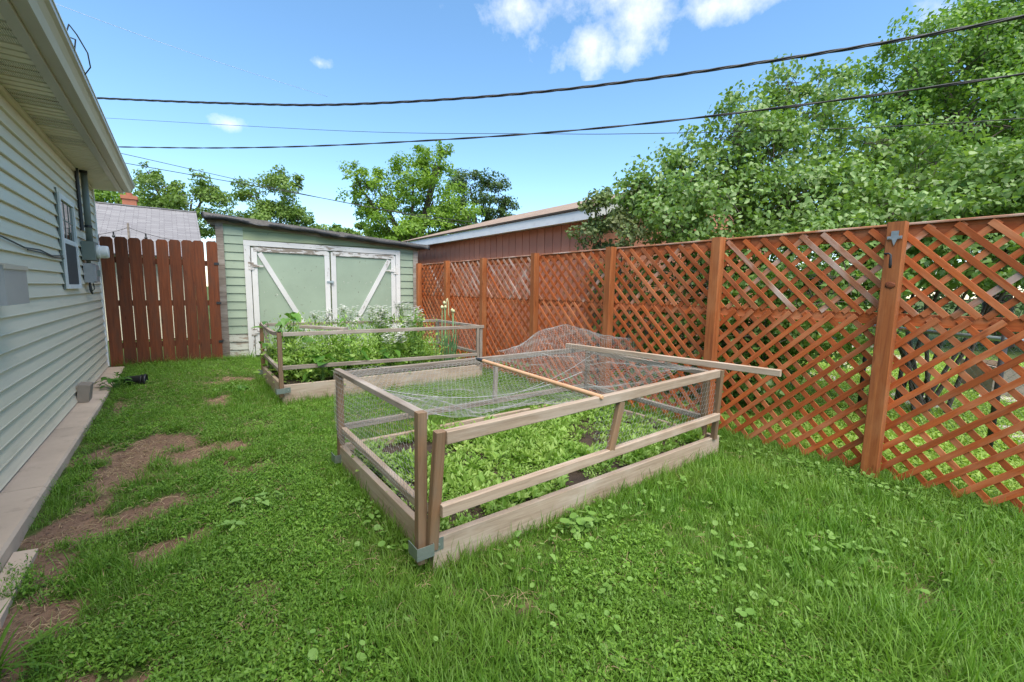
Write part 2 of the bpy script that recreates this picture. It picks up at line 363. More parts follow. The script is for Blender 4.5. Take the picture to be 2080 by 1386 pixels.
# ------------------------------------------------------------------ scatter by geometry nodes (ground cover that nobody could count)
def scatter(name, label, cat, pts, rots, scs, idx, variants, mat):
    col = bpy.data.collections.new(name+'_source')
    for i, me in enumerate(variants):
        me.materials.append(mat); col.objects.link(bpy.data.objects.new('%s_%02d' % (name+'_sprig', i), me))
    me = bpy.data.meshes.new(name); n = len(pts); me.vertices.add(n); me.vertices.foreach_set('co', np.asarray(pts, np.float32).ravel())
    for nm, ty, arr, key in (('rot', 'FLOAT_VECTOR', rots, 'vector'), ('siz', 'FLOAT', scs, 'value'), ('pick', 'INT', idx, 'value')):
        a = me.attributes.new(nm, ty, 'POINT'); a.data.foreach_set(key, np.asarray(arr, np.int32 if ty == 'INT' else np.float32).ravel())
    o = obj(name, me); me.materials.append(mat)
    g = bpy.data.node_groups.new(name, 'GeometryNodeTree')
    g.interface.new_socket('Geometry', in_out='INPUT', socket_type='NodeSocketGeometry'); g.interface.new_socket('Geometry', in_out='OUTPUT', socket_type='NodeSocketGeometry')
    gi, go = g.nodes.new('NodeGroupInput'), g.nodes.new('NodeGroupOutput'); ip = g.nodes.new('GeometryNodeInstanceOnPoints'); ci = g.nodes.new('GeometryNodeCollectionInfo')
    ci.inputs['Collection'].default_value = col; ci.inputs['Separate Children'].default_value = True; ci.inputs['Reset Children'].default_value = True
    def at(nm, ty):
        a = g.nodes.new('GeometryNodeInputNamedAttribute'); a.data_type = ty; a.inputs['Name'].default_value = nm
        return next(k for k in a.outputs if k.enabled and k.name == 'Attribute')
    lk = g.links.new; lk(gi.outputs[0], ip.inputs['Points']); lk(ci.outputs[0], ip.inputs['Instance']); ip.inputs['Pick Instance'].default_value = True
    lk(at('pick', 'INT'), ip.inputs['Instance Index']); lk(at('siz', 'FLOAT'), ip.inputs['Scale'])
    e2r = g.nodes.new('FunctionNodeEulerToRotation'); lk(at('rot', 'FLOAT_VECTOR'), e2r.inputs[0]); lk(e2r.outputs[0], ip.inputs['Rotation'])
    lk(ip.outputs[0], go.inputs[0])
    md = o.modifiers.new('scatter', 'NODES'); md.node_group = g
    return tag(o, label, cat, kind='stuff')

OV = np.array([(0,0,0),(.5,0,-.03),(1,0,-.12),(.28,.30,.07),(.70,.22,.02),(.28,-.30,.07),(.70,-.22,.02)]); OF = np.array([(0,1,3),(3,1,4),(4,1,2),(0,5,1),(5,6,1),(6,2,1)])
HV = np.array([(0,0,0),(.45,0,-.04),(1,0,-.2),(-.06,.22,.05),(.2,.40,.08),(.6,.26,.0),(-.06,-.22,.05),(.2,-.40,.08),(.6,-.26,.0)]); HF = np.array([(0,1,4),(0,4,3),(4,1,5),(5,1,2),(0,7,1),(0,6,7),(7,8,1),(8,2,1)])
LV = np.array([(0,0,0),(.4,0,-.01),(1,0,-.08),(.45,.11,.03),(.45,-.11,.03)]); LF = np.array([(0,1,3),(3,1,2),(0,4,1),(4,2,1)])
DV = np.array([(0,0,0),(.5,.30,.06),(1,0,-.05),(.5,-.30,.06)]); DF = np.array([(0,3,2),(0,2,1)])
k8 = np.arange(8)*math.pi/4; RV = np.vstack([[(0,0,0)], np.stack([np.cos(k8)*.5, np.sin(k8)*.5, .06+0*k8], 1)]); RF = np.array([(0, 1+i, 1+(i+1) % 8) for i in range(8)])
def leaves(C, A, Nn, S, TV, TF, R=None):
    """leaves at C with length axis A, rough normal Nn, size S"""
    A = A/np.linalg.norm(A, axis=1, keepdims=True); B = np.cross(Nn, A); B /= np.linalg.norm(B, axis=1, keepdims=True)+1e-9; Z = np.cross(A, B)
    n, k = len(C), len(TV)
    V = C[:, None, :]+S[:, None, None]*(TV[None, :, 0:1]*A[:, None, :]+TV[None, :, 1:2]*B[:, None, :]+TV[None, :, 2:3]*Z[:, None, :])
    F = (TF[None]+(np.arange(n)*k)[:, None, None]).reshape(-1, TF.shape[1])
    r = rng.random(n) if R is None else R
    return V.reshape(-1, 3), F, np.repeat(r, k)
def join(parts):
    V, F, R, o = [], [], [], 0
    for v, f, r in parts: V.append(v); F.append(f+o); R.append(r); o += len(v)
    return np.vstack(V), np.vstack(F), np.concatenate(R)
def blades(n, h, wd, spread, lean=.5):
    V, F = [], []
    for i in range(n):
        a = rng.uniform(0, 6.283); p = np.array([*rng.normal(0, spread, 2), 0]); hh = h*rng.uniform(.5, 1.1); ln = lean*rng.uniform(.2, 1.3)
        d = np.array([math.cos(a), math.sin(a), 0]); sd_ = np.array([-d[1], d[0], 0]); o = len(V); ww = wd*rng.uniform(.7, 1.2)
        for t, k in ((0, 1), (.4, .9), (.75, .6)):
            c0 = p+d*ln*hh*t**1.8+np.array([0, 0, hh*(t-.25*ln*t*t)]); V += [c0-sd_*ww*k/2, c0+sd_*ww*k/2]
        V.append(p+d*ln*hh+np.array([0, 0, hh*(1-.3*ln)]))
        F += [(o,o+1,o+3),(o,o+3,o+2),(o+2,o+3,o+5),(o+2,o+5,o+4),(o+4,o+5,o+6)]
    return np_mesh('sprig', np.array(V), np.array(F))
def rosette(n, ln, TV, TF, el=(20, 65), spread=.01, hgt=0, petiole=.2):
    az = rng.uniform(0, 6.283, n); e = np.radians(rng.uniform(*el, n)); A = np.stack([np.cos(az)*np.cos(e), np.sin(az)*np.cos(e), np.sin(e)], 1)
    up = np.tile([0, 0, 1.], (n, 1)); C = A*ln*petiole; C[:, :2] += rng.normal(0, spread, (n, 2)); C[:, 2] += rng.uniform(0, hgt, n)
    v, f, r = leaves(C, A, up+.2*rng.normal(size=(n, 3)), ln*rng.uniform(.6, 1.1, n), TV, TF); return np_mesh('sprig', v, f)

def lawn_points(n, x0, x1, y0, y1, accept):
    P = []
    for x, y in zip(rng.uniform(x0, x1, n), rng.uniform(y0, y1, n)):
        if accept(x, y): P.append((x, y, gz(x, y)-.004))
    return np.array(P)
def rots(n, tilt=.15): return np.stack([rng.normal(0, tilt, n), rng.normal(0, tilt, n), rng.uniform(0, 6.283, n)], 1)
def vis(x, y):
    d = x*math.sin(YAW)+y*math.cos(YAW); s_ = x*math.cos(YAW)-y*math.sin(YAW)
    return d > 1.0 and abs(s_) < 1.3*d+.3
def keep(x, y, k): d = math.hypot(x, y); return random.random() < min(1, k/(d*d)**.5)
def is_weedy(x, y): return fbm(x, y, .9, 9.)+.55*sm((1.6-x)/1.4)-.25+.35*sm((1.9-y)/.8)*sm((1.9-x)/.6)
def acc_grass(x, y):
    if inbed(x, y, -.005) or not vis(x, y) or not keep(x, y, 2.4): return False
    if x < -.72+.05*fbm(x, y, 3): return False
    if random.random() < dirt_at(x, y)*1.35: return False
    return is_weedy(x, y) < random.uniform(-.1, .75)
def acc_weed(x, y):
    if inbed(x, y, .01) or not vis(x, y) or not keep(x, y, 2.4): return False
    if x < -.70+.06*fbm(x, y, 3) or random.random() < dirt_at(x, y)*1.5: return False
    return is_weedy(x, y) > random.uniform(-.15, .35)
P = lawn_points(95000, -.8, 4.3, -.4, 9.4, acc_grass)
gv = [blades(12, .085, .0042, .017, .6), blades(14, .065, .004, .02, .8), blades(9, .125, .0045, .02, .7), blades(14, .05, .0036, .024, 1.0)]
lush = np.array([.75+.45*fbm(p[0], p[1], .8, 4.)+.25*sm((p[0]-1.)/2) for p in P])
scatter('grass', 'short green lawn grass covering the back yard', 'grass', P, rots(len(P)), np.clip(lush, .55, 1.3)*rng.uniform(.75, 1.25, len(P)), rng.integers(0, 4, len(P)), gv, M_GRASS)
P = lawn_points(70000, -.8, 4.2, -.4, 9.4, acc_weed)
wv = [rosette(30, .019, OV*[1, .8, 1], OF, (5, 75), .022, .045), rosette(34, .018, LV*[1, 1.5, 1], LF, (10, 80), .022, .055), rosette(30, .016, OV*[1, .9, 1], OF, (0, 70), .026, .035)]
scatter('lawn_weeds', 'low small-leaved weeds mixed through the lawn', 'weeds', P, rots(len(P)), rng.uniform(.7, 1.35, len(P)), rng.integers(0, 3, len(P)), wv, M_WEED)
# round-leaved ground ivy in patches
IVY = [(1.72, 1.62, .28, .10, 70), (2.1, 1.55, .3, .12, 40), (2.6, 1.6, .3, .07, 30), (3.8, .9, .18, .9, 420), (3.75, 2.3, .15, .6, 160), (2.6, .6, .5, .3, 110), (3.2, .5, .4, .4, 150), (.30, 2.97, .12, .06, 16), (.17, 2.70, .10, .04, 8), (.8, 2.3, .07, .5, 60), (1.4, 1.2, .3, .2, 40),
       (1.9, .75, .3, .2, 40), (1.25, 1.5, .15, .12, 16), (.55, 1.5, .3, .3, 22), (2.3, 1.0, .5, .3, 50), (.5, 6.5, .13, .15, 40), (3.0, 1.2, .4, .3, 50), (3.75, 3.9, .12, .8, 120)]
P = np.array([(x, y, gz(x, y)+rng.uniform(.035, .075)) for cx, cy, a, b, n in IVY for x, y in zip(rng.normal(cx, a*.6, n), rng.normal(cy, b*.6, n)) if not inbed(x, y, .015) and x < 4.0])
rv = [np_mesh('sprig', RV*[.036, .034, .036], RF), np_mesh('sprig', RV*[.028, .028, .03], RF), np_mesh('sprig', (HV-[.4, 0, 0])*.04, HF)]
scatter('ground_ivy', 'pale round-leaved creeping weed growing in patches in the grass', 'weeds', P, rots(len(P), .35), rng.uniform(.5, 1.2, len(P)), rng.integers(0, 3, len(P)), rv, M_ROUND)
# taller grass along bed boards and fence line
P = []
for (a, b, c_, d_) in (BED1, BED2):
    for t in np.arange(a, b, .012): P.append((t, c_-abs(rng.normal(.02, .02))))
    for t in np.arange(c_, d_, .012): P.append((a-abs(rng.normal(.02, .02)), t))
    for t in np.arange(a, b, .02): P.append((t, d_+abs(rng.normal(.03, .02))))
for t in np.arange(-.4, 8.6, .01): P.append((rng.normal(3.97, .05), t))
for t in np.arange(-.9, 4.3, .012): P.append((t, 9.15-max(0, t-.6)*.17+rng.normal(-.02, .03)) if t < .55 or t > .6 else (t, 9.3))
P = np.array([(x, y, gz(x, y)-.004) for x, y in P if not inbed(x, y, -.0)])
tv = [blades(7, .15, .0042, .02, .45), blades(6, .19, .004, .015, .5), blades(9, .12, .0042, .02, .6)]
scatter('tall_grass', 'taller uncut grass along the bed boards and the fence foot', 'grass', P, rots(len(P), .2), rng.uniform(.5, 1.1, len(P)), rng.integers(0, 3, len(P)), tv, M_GRASS)
# straw and dead blades on the bare soil
P = lawn_points(11000, -.8, 1.2, 1.3, 8, lambda x, y: vis(x, y) and dirt_at(x, y) > random.uniform(.1, 1.4))
P2 = lawn_points(5500, -.6, 4.0, -.3, 8, lambda x, y: vis(x, y) and not inbed(x, y, .02)); P2[:, 2] += .02
P = np.vstack([P, P2])
sv_ = []
for k in range(4):
    m = MB()
    for i in range(3):
        a = random.uniform(0, 6.28); l = random.uniform(.02, .07); x, y = random.gauss(0, .02), random.gauss(0, .02)
        m.tube([(x-l*math.cos(a)/2, y-l*math.sin(a)/2, .004), (x, y, .008+random.random()*.008), (x+l*math.cos(a)/2, y+l*math.sin(a)/2, .005)], .0009, 3, False)
    sv_.append(m.mesh('sprig'))
scatter('straw', 'dry straw and dead grass scattered over the bare soil', 'straw', P, rots(len(P), .1), rng.uniform(.6, 1.4, len(P)), rng.integers(0, 4, len(P)), sv_, M_STRAW)
P = lawn_points(16000, -.8, 1.2, 1.2, 8, lambda x, y: vis(x, y) and dirt_at(x, y) > random.uniform(.15, 1.2)); P[:, 2] += .004
crv = []
for k in range(4):
    v = np.array([(1,0,0),(-1,0,0),(0,1,0),(0,-1,0),(0,0,1),(0,0,-1.)])*rng.uniform(.5, 1.3, (6, 1))*.0065; crv.append(np_mesh('sprig', v, np.array([(0,2,4),(2,1,4),(1,3,4),(3,0,4),(2,0,5),(1,2,5),(3,1,5),(0,3,5)])))
scatter('soil_crumbs', 'crumbs of brown soil and small pebbles on the bare patches', 'soil', P, rots(len(P), 1.), rng.uniform(.25, 1.0, len(P))**2*1.7, rng.integers(0, 4, len(P)), crv, M_CRUMB)
# lawn of the neighbouring yard
P = np.array([(x, y, -.024) for x, y in zip(rng.uniform(4.2, 14, 60000), rng.uniform(-1.5, 7, 60000)) if vis(x, y) and random.random() < 6/max(4, math.hypot(x, y))])
scatter('neighbour_grass', 'bright clover lawn of the yard behind the lattice fence', 'grass', P, rots(len(P)), rng.uniform(1.2, 2.2, len(P)), rng.integers(0, 3, len(P)), [rosette(30, .022, OV, OF, (5, 60), .04, .02), blades(12, .04, .006, .03, .9), rosette(30, .02, OV, OF, (5, 60), .045, .02)], M_NLAWN)

# ------------------------------------------------------------------ concrete ledge along the house
me = MB()
ys = [-3.0, -.6, .9, 2.4, 3.9, 5.4, 6.9, 8.4, 9.05]
led = bpy.data.objects.new('concrete_ledge', None); put(led, Matrix.Translation((-.85, 3, 0))); led['kind'] = 'structure'
for a, b in zip(ys[:-1], ys[1:]):
    MB().prism([(-.99, -.25), (-.745, -.25), (-.745, .052), (-.757, .066), (-.99, .070)], 'y', a+.003, b-.003).build('concrete_slab', M_CONC, led)
MB().prism([(-.74, -.2), (-.66, -.2), (-.655, -.012), (-.74, -.002)], 'y', 2.55, 3.15).build('footing_edge', M_CONC, led)

# ------------------------------------------------------------------ house on the left
WX, HY0, HY1, SZ = -.95, -3.0, 9.08, 2.75
house = thing('house', 'sage green vinyl-sided house with a beige soffit and taupe gutter', 'house', (-1, 3, 0))
MB().box((-8, HY0, -.1), (WX-.012, HY1, SZ)).build('wall', M_VINYL, house)
EXPO = .114; prof = [(WX-.012, 0), (WX+.010, 0), (WX+.011, .006), (WX+.004, EXPO*.5), (WX+.003, EXPO*.52), (WX-.004, EXPO+.004), (WX-.012, EXPO+.004)]
prof = [(WX-.011, 0), (WX+.014, 0), (WX+.015, .006), (WX+.012, .012), (WX-.006, EXPO-.012), (WX-.009, EXPO+.001), (WX-.011, EXPO+.001)]
sid = MB().prism(prof, 'y', HY0, HY1-.012).mesh('siding_board'); sid.materials.append(M_VINYL)
z = .085
while z < SZ-.05:
    obj('siding_board', sid, None, house, Matrix.Translation((0, 0, z))); z += EXPO
MB().box((WX-.01, HY1-.012, .08), (WX+.022, HY1+.05, SZ)).build('corner_trim', M_WHITE, house)
# soffit panels, ribbed, every third pair vented
rib = []
pl = .305; zb = SZ
def soffit_mesh(vent):
    m = MB(); q = [(0, .0), (.004, .019), (.024, .019), (.028, 0), (.098, 0), (.102, .019), (.122, .019), (.126, 0), (.2, 0), (.204, .019), (.224, .019), (.228, 0), (.303, 0)]
    poly = [(y, z) for y, z in q]+[(.303, .03), (0, .03)]
    m.prism([(p[0], p[1]) for p in poly], 'x', -.98, -.612); return m.mesh('soffit_panel')
s = NT('vented_soffit'); v = s.coords((1, 1, 1), 'Object', False); vr = s.new('ShaderNodeTexVoronoi'); s.L.new(v, vr.inputs['Vector']); vr.inputs['Scale'].default_value = 95; vr.inputs['Randomness'].default_value = .15
M_VENT = s.done(s.mix(s.ramp(vr.outputs['Distance'], .28, .36), (.10, .09, .075), (.70, .65, .54)), .6)
sp, spv = soffit_mesh(0), soffit_mesh(1); sp.materials.append(M_SOFF); spv.materials.append(M_VENT)
y = HY1+.10-pl; k = 0
while y > -1:
    obj('soffit_panel', spv if (y < 6.3 and k % 2 == 1) else sp, None, house, Matrix.Translation((0, y, zb+(.001 if k % 2 else 0)))); y -= pl; k += 1
MB().prism([(-.66, SZ-.012), (-.600, SZ-.018), (-.600, SZ+.15), (-.612, SZ+.15), (-.612, SZ-.004), (-.66, SZ-.004)], 'y', -1.5, HY1+.13).build('fascia', M_GUTTER, house)
MB().prism([(WX-.01, SZ-.035), (WX+.022, SZ-.035), (WX+.022, SZ-.004), (WX-.01, SZ-.004)], 'y', -1.5, HY1-.02).build('soffit_moulding', M_SOFF, house)
gt = MB().prism([(-.598, SZ+.005), (-.525, SZ+.005), (-.505, SZ+.045), (-.482, SZ+.072), (-.462, SZ+.082), (-.462, SZ+.118), (-.474, SZ+.124), (-.474, SZ+.09), (-.494, SZ+.08), (-.515, SZ+.05), (-.535, SZ+.015), (-.598, SZ+.015)], 'y', -1.5, HY1+.10).build('gutter', M_GUTTER, house)
MB().prism([(-.598, SZ+.004), (-.524, SZ+.004), (-.504, SZ+.045), (-.481, SZ+.072), (-.461, SZ+.082), (-.461, SZ+.12), (-.598, SZ+.12)], 'y', HY1+.10, HY1+.104).build('end_cap', M_GUTTER, gt)
MB().box((-.474, -1.5, SZ+.119), (-.456, HY1+.1, SZ+.129)).build('gutter_lip', M_WHITE, gt)
rf = MB().prism([(-.56, SZ+.135), (-4.5, 4.35), (-8.5, SZ+.12), (-8.5, SZ+.07), (-4.5, 4.30), (-.56, SZ+.085)], 'y', HY0, HY1+.16).build('roof', M_SHBROWN, house)
MB().prism([(WX-.02, SZ+.01), (-4.5, 4.2), (-8, SZ+.01)], 'y', HY1-.05, HY1-.005).build('gable_wall', M_VINYL, house)
# window
wy0, wy1, wz0, wz1 = 6.42, 7.22, 1.29, 2.265
win = MB()
for lo, hi in (((WX, wy0, wz0), (WX+.035, wy0+.055, wz1)), ((WX, wy1-.055, wz0), (WX+.035, wy1, wz1)), ((WX, wy0+.055, wz1-.055), (WX+.034, wy1-.055, wz1)), ((WX, wy0+.055, wz0), (WX+.045, wy1-.055, wz0+.045)), ((WX, wy0+.055, 1.765), (WX+.03, wy1-.055, 1.815))): win.box(lo, hi)
wo = win.build('window', M_WHITE, house)
MB().box((WX, wy0+.055, 1.815), (WX+.016, wy1-.055, wz1-.055)).build('pane', M_GLASS, wo)
MB().box((WX, wy0+.055, wz0+.045), (WX+.022, wy1-.055, 1.765)).build('insect_screen', M_SCREEN, wo)
for t in (.33, .66): yy = wy0+.055+(wy1-wy0-.11)*t; MB().box((WX+.016, yy-.006, 1.815), (WX+.02, yy+.006, wz1-.055)).build('glazing_bar', M_GREYBOX, wo)
MB().box((WX+.016, wy0+.055, 2.005), (WX+.0195, wy1-.055, 2.017)).build('glazing_bar', M_GREYBOX, wo)
MB().box((WX+.005, wy0-.03, wz0-.01), (WX+.02, wy0-.004, wz1+.04)).build('window_channel', M_GREYBOX, wo)
# electric service: mast, meter socket, meter, disconnect box
el = thing('electric_meter', 'grey green conduit mast with meter box and white round meter on siding', 'electric meter', (WX, 7.8, 1.3))
MB().tube([(WX+.075, 7.78, 1.86), (WX+.075, 7.80, 2.74)], .034, 14).build('conduit', M_GREYBOX, el, smooth=True)
MB().tube([(WX+.03, 7.66, 2.0), (WX+.025, 7.67, 2.76)], .02, 8).build('cable', M_BLACK, el)
for zz in (2.05, 2.72): MB().tube([(WX+.075, 7.78, zz), (WX+.075, 7.78, zz+.03)], .039, 14).build('strap', M_BLACK, el)
bx = MB().box((WX+.012, 7.60, 1.64), (WX+.135, 7.93, 1.87)).build('meter_socket', M_GREYBOX, el)
Mx = Matrix.Translation((WX+.135, 7.78, 1.755)) @ Matrix.Rotation(rad(90), 4, 'Y')
MB().lathe([(0, 0), (.085, 0), (.088, .01), (.088, .03), (.080, .035), (.078, .10), (.070, .112), (0, .114)], 24, Mx).build('meter', M_WHITE, el, smooth=False)
b2 = MB().box((WX+.012, 7.62, 1.36), (WX+.10, 7.90, 1.60)).box((WX+.10, 7.635, 1.375), (WX+.125, 7.885, 1.585)).build('disconnect_box', M_GREYM, el)
MB().box((WX+.125, 7.74, 1.44), (WX+.15, 7.78, 1.52)).build('switch_handle', M_GREYBOX, b2)
MB().tube([(WX+.05, 7.7, 1.36), (WX+.05, 7.7, 1.27), (WX+.06, 7.74, 1.22)], .012, 8).tube([(WX+.07, 7.8, 1.36), (WX+.075, 7.81, 1.28), (WX+.05, 7.85, 1.25), (WX+.04, 7.86, 1.33)], .006, 6).build('cable', M_BLACK, el)
MB().tube([(WX+.05, 7.76, 1.595), (WX+.05, 7.76, 1.645)], .022, 10).build('nipple', M_GREYBOX, el)
pts = [(WX+.018, 3.0, 1.67), (WX+.018, 4.46, 1.655), (WX+.02, 5.0, 1.615), (WX+.02, 5.46, 1.628), (WX+.02, 5.9, 1.60), (WX+.02, 6.39, 1.625)]
tag(MB().tube(pts, .006, 6).tube([(p[0]+.004, p[1]+.05, p[2]-.012-.01*(i % 2)) for i, p in enumerate(pts[2:])], .005, 6).build('wall_cable', M_BLACK), 'thin black cable stapled along the house siding', 'cable')
b = thing('wall_box', 'grey sheet metal box on the siding at the left edge', 'metal box', (WX, 4.3, 1.2))
MB().prism([(WX+.012, 1.215), (WX+.16, 1.215), (WX+.16, 1.45), (WX+.012, 1.475)], 'y', 3.75, 4.22).build('box', M_GREYM, b)
MB().box((WX+.012, 3.9, 1.48), (WX+.07, 4.1, 1.54)).build('knob', M_GREYBOX, b)
MB().prism([(WX+.012, 1.477), (WX+.168, 1.452), (WX+.168, 1.425), (WX+.161, 1.425), (WX+.161, 1.446), (WX+.012, 1.470)], 'y', 3.74, 4.23).build('lid', M_GUTTER, b)
wl = thing('vent_cover', 'white plastic cover low on the siding at the left edge', 'vent', (WX, 3.7, .8)); MB().prism([(WX+.012, .90), (WX+.06, .90), (WX+.07, .88), (WX+.07, 1.08), (WX+.05, 1.10), (WX+.012, 1.10)], 'y', 3.62, 3.86).build('cover', M_WHITE, wl)
for i in range(4): MB().box((WX+.07, 3.64, .90+i*.045), (WX+.076, 3.84, .915+i*.045)).build('slat', M_WHITE, wl)
MB().tube([(-.47, 3.98, 2.87), (-.45, 3.97, 2.93), (-.43, 4.08, 2.925), (-.405, 4.28, 2.90), (-.41, 4.42, 2.86), (-.45, 4.5, 2.83)], .004, 6).tube([(-.47, 4.0, 2.87), (-.44, 4.1, 2.90), (-.46, 4.2, 2.87)], .004, 6).build('roof_cable', M_BLACK, house)

# block on the ledge, plant pot, clod
bl = tag(MB().prism([(-.945, .072), (-.85, .072), (-.825, .25), (-.925, .265)], 'y', 6.45, 6.68).build('concrete_block', M_CONC2), 'tan concrete block leaning against the siding on the ledge', 'block')
Mp = Matrix.Translation((-.63, 7.42, .105)) @ Matrix.Rotation(rad(-8), 4, 'Z') @ Matrix.Rotation(rad(92), 4, 'Y')
pot = thing('plant_pot', 'black plastic nursery pot lying on its side near the gate', 'pot', (-.5, 7.5, .03))
pp = MB().lathe([(0, 0), (.055, 0), (.075, .2), (.083, .2), (.083, .225), (.078, .225), (.070, .2), (.05, .01), (0, .01)], 24, Mp).build('pot', M_BLACK, pot, smooth=True)
MB().lathe([(.0765, .17), (.0795, .17), (.0795, .18), (.0765, .18)], 24, Mp).build('rim_band', M_BLACK, pp)
def lump(name, c, r, mat, parent=None, n=1, seed=0):
    m = MB(); prof = []
    g = 8
    for i in range(g+1):
        for k in range(10):
            th = math.pi*i/g; ph = 2*math.pi*k/10; d_ = Vector((math.sin(th)*math.cos(ph), math.sin(th)*math.sin(ph), math.cos(th)))
            q = 1+.35*mnoise.noise(d_*1.7+Vector((seed, 0, 0))); m.v.append((c[0]+d_.x*r[0]*q, c[1]+d_.y*r[1]*q, c[2]+d_.z*r[2]*q))
    for i in range(g):
        for k in range(10): m.f.append((i*10+k, (i+1)*10+k, (i+1)*10+(k+1) % 10, i*10+(k+1) % 10))
    return m.build(name, mat, parent, smooth=True)
M_BROWN = plain('crumbly_brown', (.16, .10, .05), (.11, .07, .04), 20, .95, .6)
cl = thing('soil_clods', 'small heap of brown clods on the bare soil', 'clods', (.12, 4.06, 0))  # dog droppings, a few brown lumps on the ground
for i, (x, y, r) in enumerate([(.10, 4.06, .03), (.16, 4.10, .034), (.20, 4.05, .025), (.13, 4.14, .026), (.25, 3.9, .03), (.21, 3.86, .022)]): lump('clod', (x, y, gz(x, y)+r*.6), (r, r*.8, r*.75), M_BROWN, cl, seed=i*3.1)

# ------------------------------------------------------------------ stained picket gate
gate = thing('picket_gate', 'dark red-brown stained picket gate between the house and the shed', 'gate', (-.2, 9.15, .05))
pw, gp_ = .1545, .0095; x = -.915
for i in range(9):
    ww = pw+random.uniform(-.003, .003); top = 2.06+random.uniform(-.012, .012)+.004*i; bot = .05+random.uniform(0, .02)
    h = top-bot; e = .035
    me = MB().prism([(-ww/2, 0), (ww/2, 0), (ww/2, h-e), (ww/2-e*.8, h), (-ww/2+e*.8, h), (-ww/2, h-e)], 'y', -.009, .009)
    # grain runs along local x: build lying then stand it up
    me.v = [(v[2], v[0], v[1]) for v in me.v]
    Mt = Matrix.Translation((x+ww/2, 9.15+random.uniform(-.004, .004), bot)) @ Matrix(((0,1,0,0),(0,0,1,0),(1,0,0,0),(0,0,0,1))) @ Matrix.Rotation(random.uniform(-.006, .006), 4, 'Z')
    me.build('picket', M_GATE, gate, Mt); x += ww+gp_
for zz in (.38, 1.05, 1.72): board('rail', (-.92, 9.185, zz), (.56, 9.185, zz), .038, .09, (0, 0, 1), M_GATE, gate)
for zz in (.38, 1.05, 1.72): MB().box((.50, 9.128, zz-.02), (.57, 9.14, zz+.02)).build('hinge', M_BLACK, gate)

# ------------------------------------------------------------------ green shed
ux, uy = .98602, -.16665
SM = Matrix(((ux, -uy, 0, .6), (uy, ux, 0, 9.5), (0, 0, 1, 0), (0, 0, 0, 1)))     # local x along the front, y into the shed
shed = bpy.data.objects.new('shed', None); put(shed, SM); tag(shed, 'old sage green wooden shed with white-trimmed double doors and a black roof', 'shed')
SW, SD = 3.6, 3.2
def zt(s_): return 2.50-.30*s_/SW            # top of the front wall
def sbox(name, lo, hi, mat, parent=shed): return MB().box(lo, hi).build(name, mat, parent, SM)
def sboard(name, a, b, w_, mat, y=-.01, t=.02, parent=shed, c=.002):
    # flat trim board in the plane of the front wall, from a=(s,z) to b
    p0, p1 = SM @ Vector((a[0], y, a[1])), SM @ Vector((b[0], y, b[1]))
    return board(name, p0, p1, w_, t, SM.to_3x3() @ Vector((0, -1, 0)), mat, parent, c)
MB().add([(0,.03,0),(SW,.03,0),(SW,.03,zt(SW)),(0,.03,zt(0)),(0,SD,0),(SW,SD,0),(SW,SD,zt(SW)),(0,SD,zt(0))], [(0,1,2,3),(5,4,7,6),(4,0,3,7),(1,5,6,2),(3,2,6,7),(4,5,1,0)]).build('wall', M_GREENO, shed, SM)
def clap(s0, s1, z0, z1, mat):
    # one clapboard: thicker at its lower edge, cut under the sloping roof
    a = min(z1, zt(s0)-.02); b = min(z1, zt(s1)-.02)
    if a <= z0+.01: return
    b = max(b, z0+.004)
    m = MB().add([(s0,.028,z0),(s1,.028,z0),(s1,.028,b),(s0,.028,a),(s0,-.004,z0+.003),(s1,-.004,z0+.003),(s1,.012,b),(s0,.012,a)], [(0,1,2,3),(7,6,5,4),(4,5,1,0),(5,6,2,1),(6,7,3,2),(7,4,0,3)])
    m.build('clapboard', mat, shed, SM)
ex = .149
for i in range(16):
    z0 = .02+i*ex
    clap(.085, .385, z0, z0+ex-.002, M_PEELG if i < 3 else M_GREEN)
    if z0 < 2.2: clap(3.225, 3.50, z0, z0+ex-.002, M_GREEN if i > 1 else M_PEELG)
# courses above the doors
for i, (a, b) in enumerate(((.385, 1.6), (1.6, 3.225))): clap(a, b, 2.185, 2.185+.16, M_GREENO); 
clap(.385, 2.2, 2.347, 2.5, M_GREENO)
# corner posts
sbox('corner_board', (-.03, -.025, .0), (.085, .03, 2.49), M_GREYW); sbox('corner_board', (3.50, -.02, 0), (3.60, .03, 2.20), M_GREYW)
sbox('corner_board', (-.032, .032, .0), (-.008, .13, 2.48), M_GREYW)
# left side: boards, small window
for i in range(16):
    z0 = .02+i*ex
    MB().add([(-.004,.13,z0),(-.004,SD,z0),(.0,.13,z0+ex-.002),(.0,SD,z0+ex-.002),(-.02,.13,z0),(-.02,SD,z0)], [(0,1,3,2),(4,5,1,0),(4,2,3,5)]).build('clapboard', M_GREEN, shed, SM)
wn = sbox('window', (-.035, .55, 1.6), (-.02, 1.35, 2.33), M_WHITE); MB().box((-.039, .62, 1.67), (-.034, 1.28, 2.26)).build('pane', M_GLASS, wn, SM)
# frieze under the roof
sboard('frieze_board', (.0, zt(0)-.005), (SW, zt(SW)-.005), .07, M_GREYW, -.016, .02)
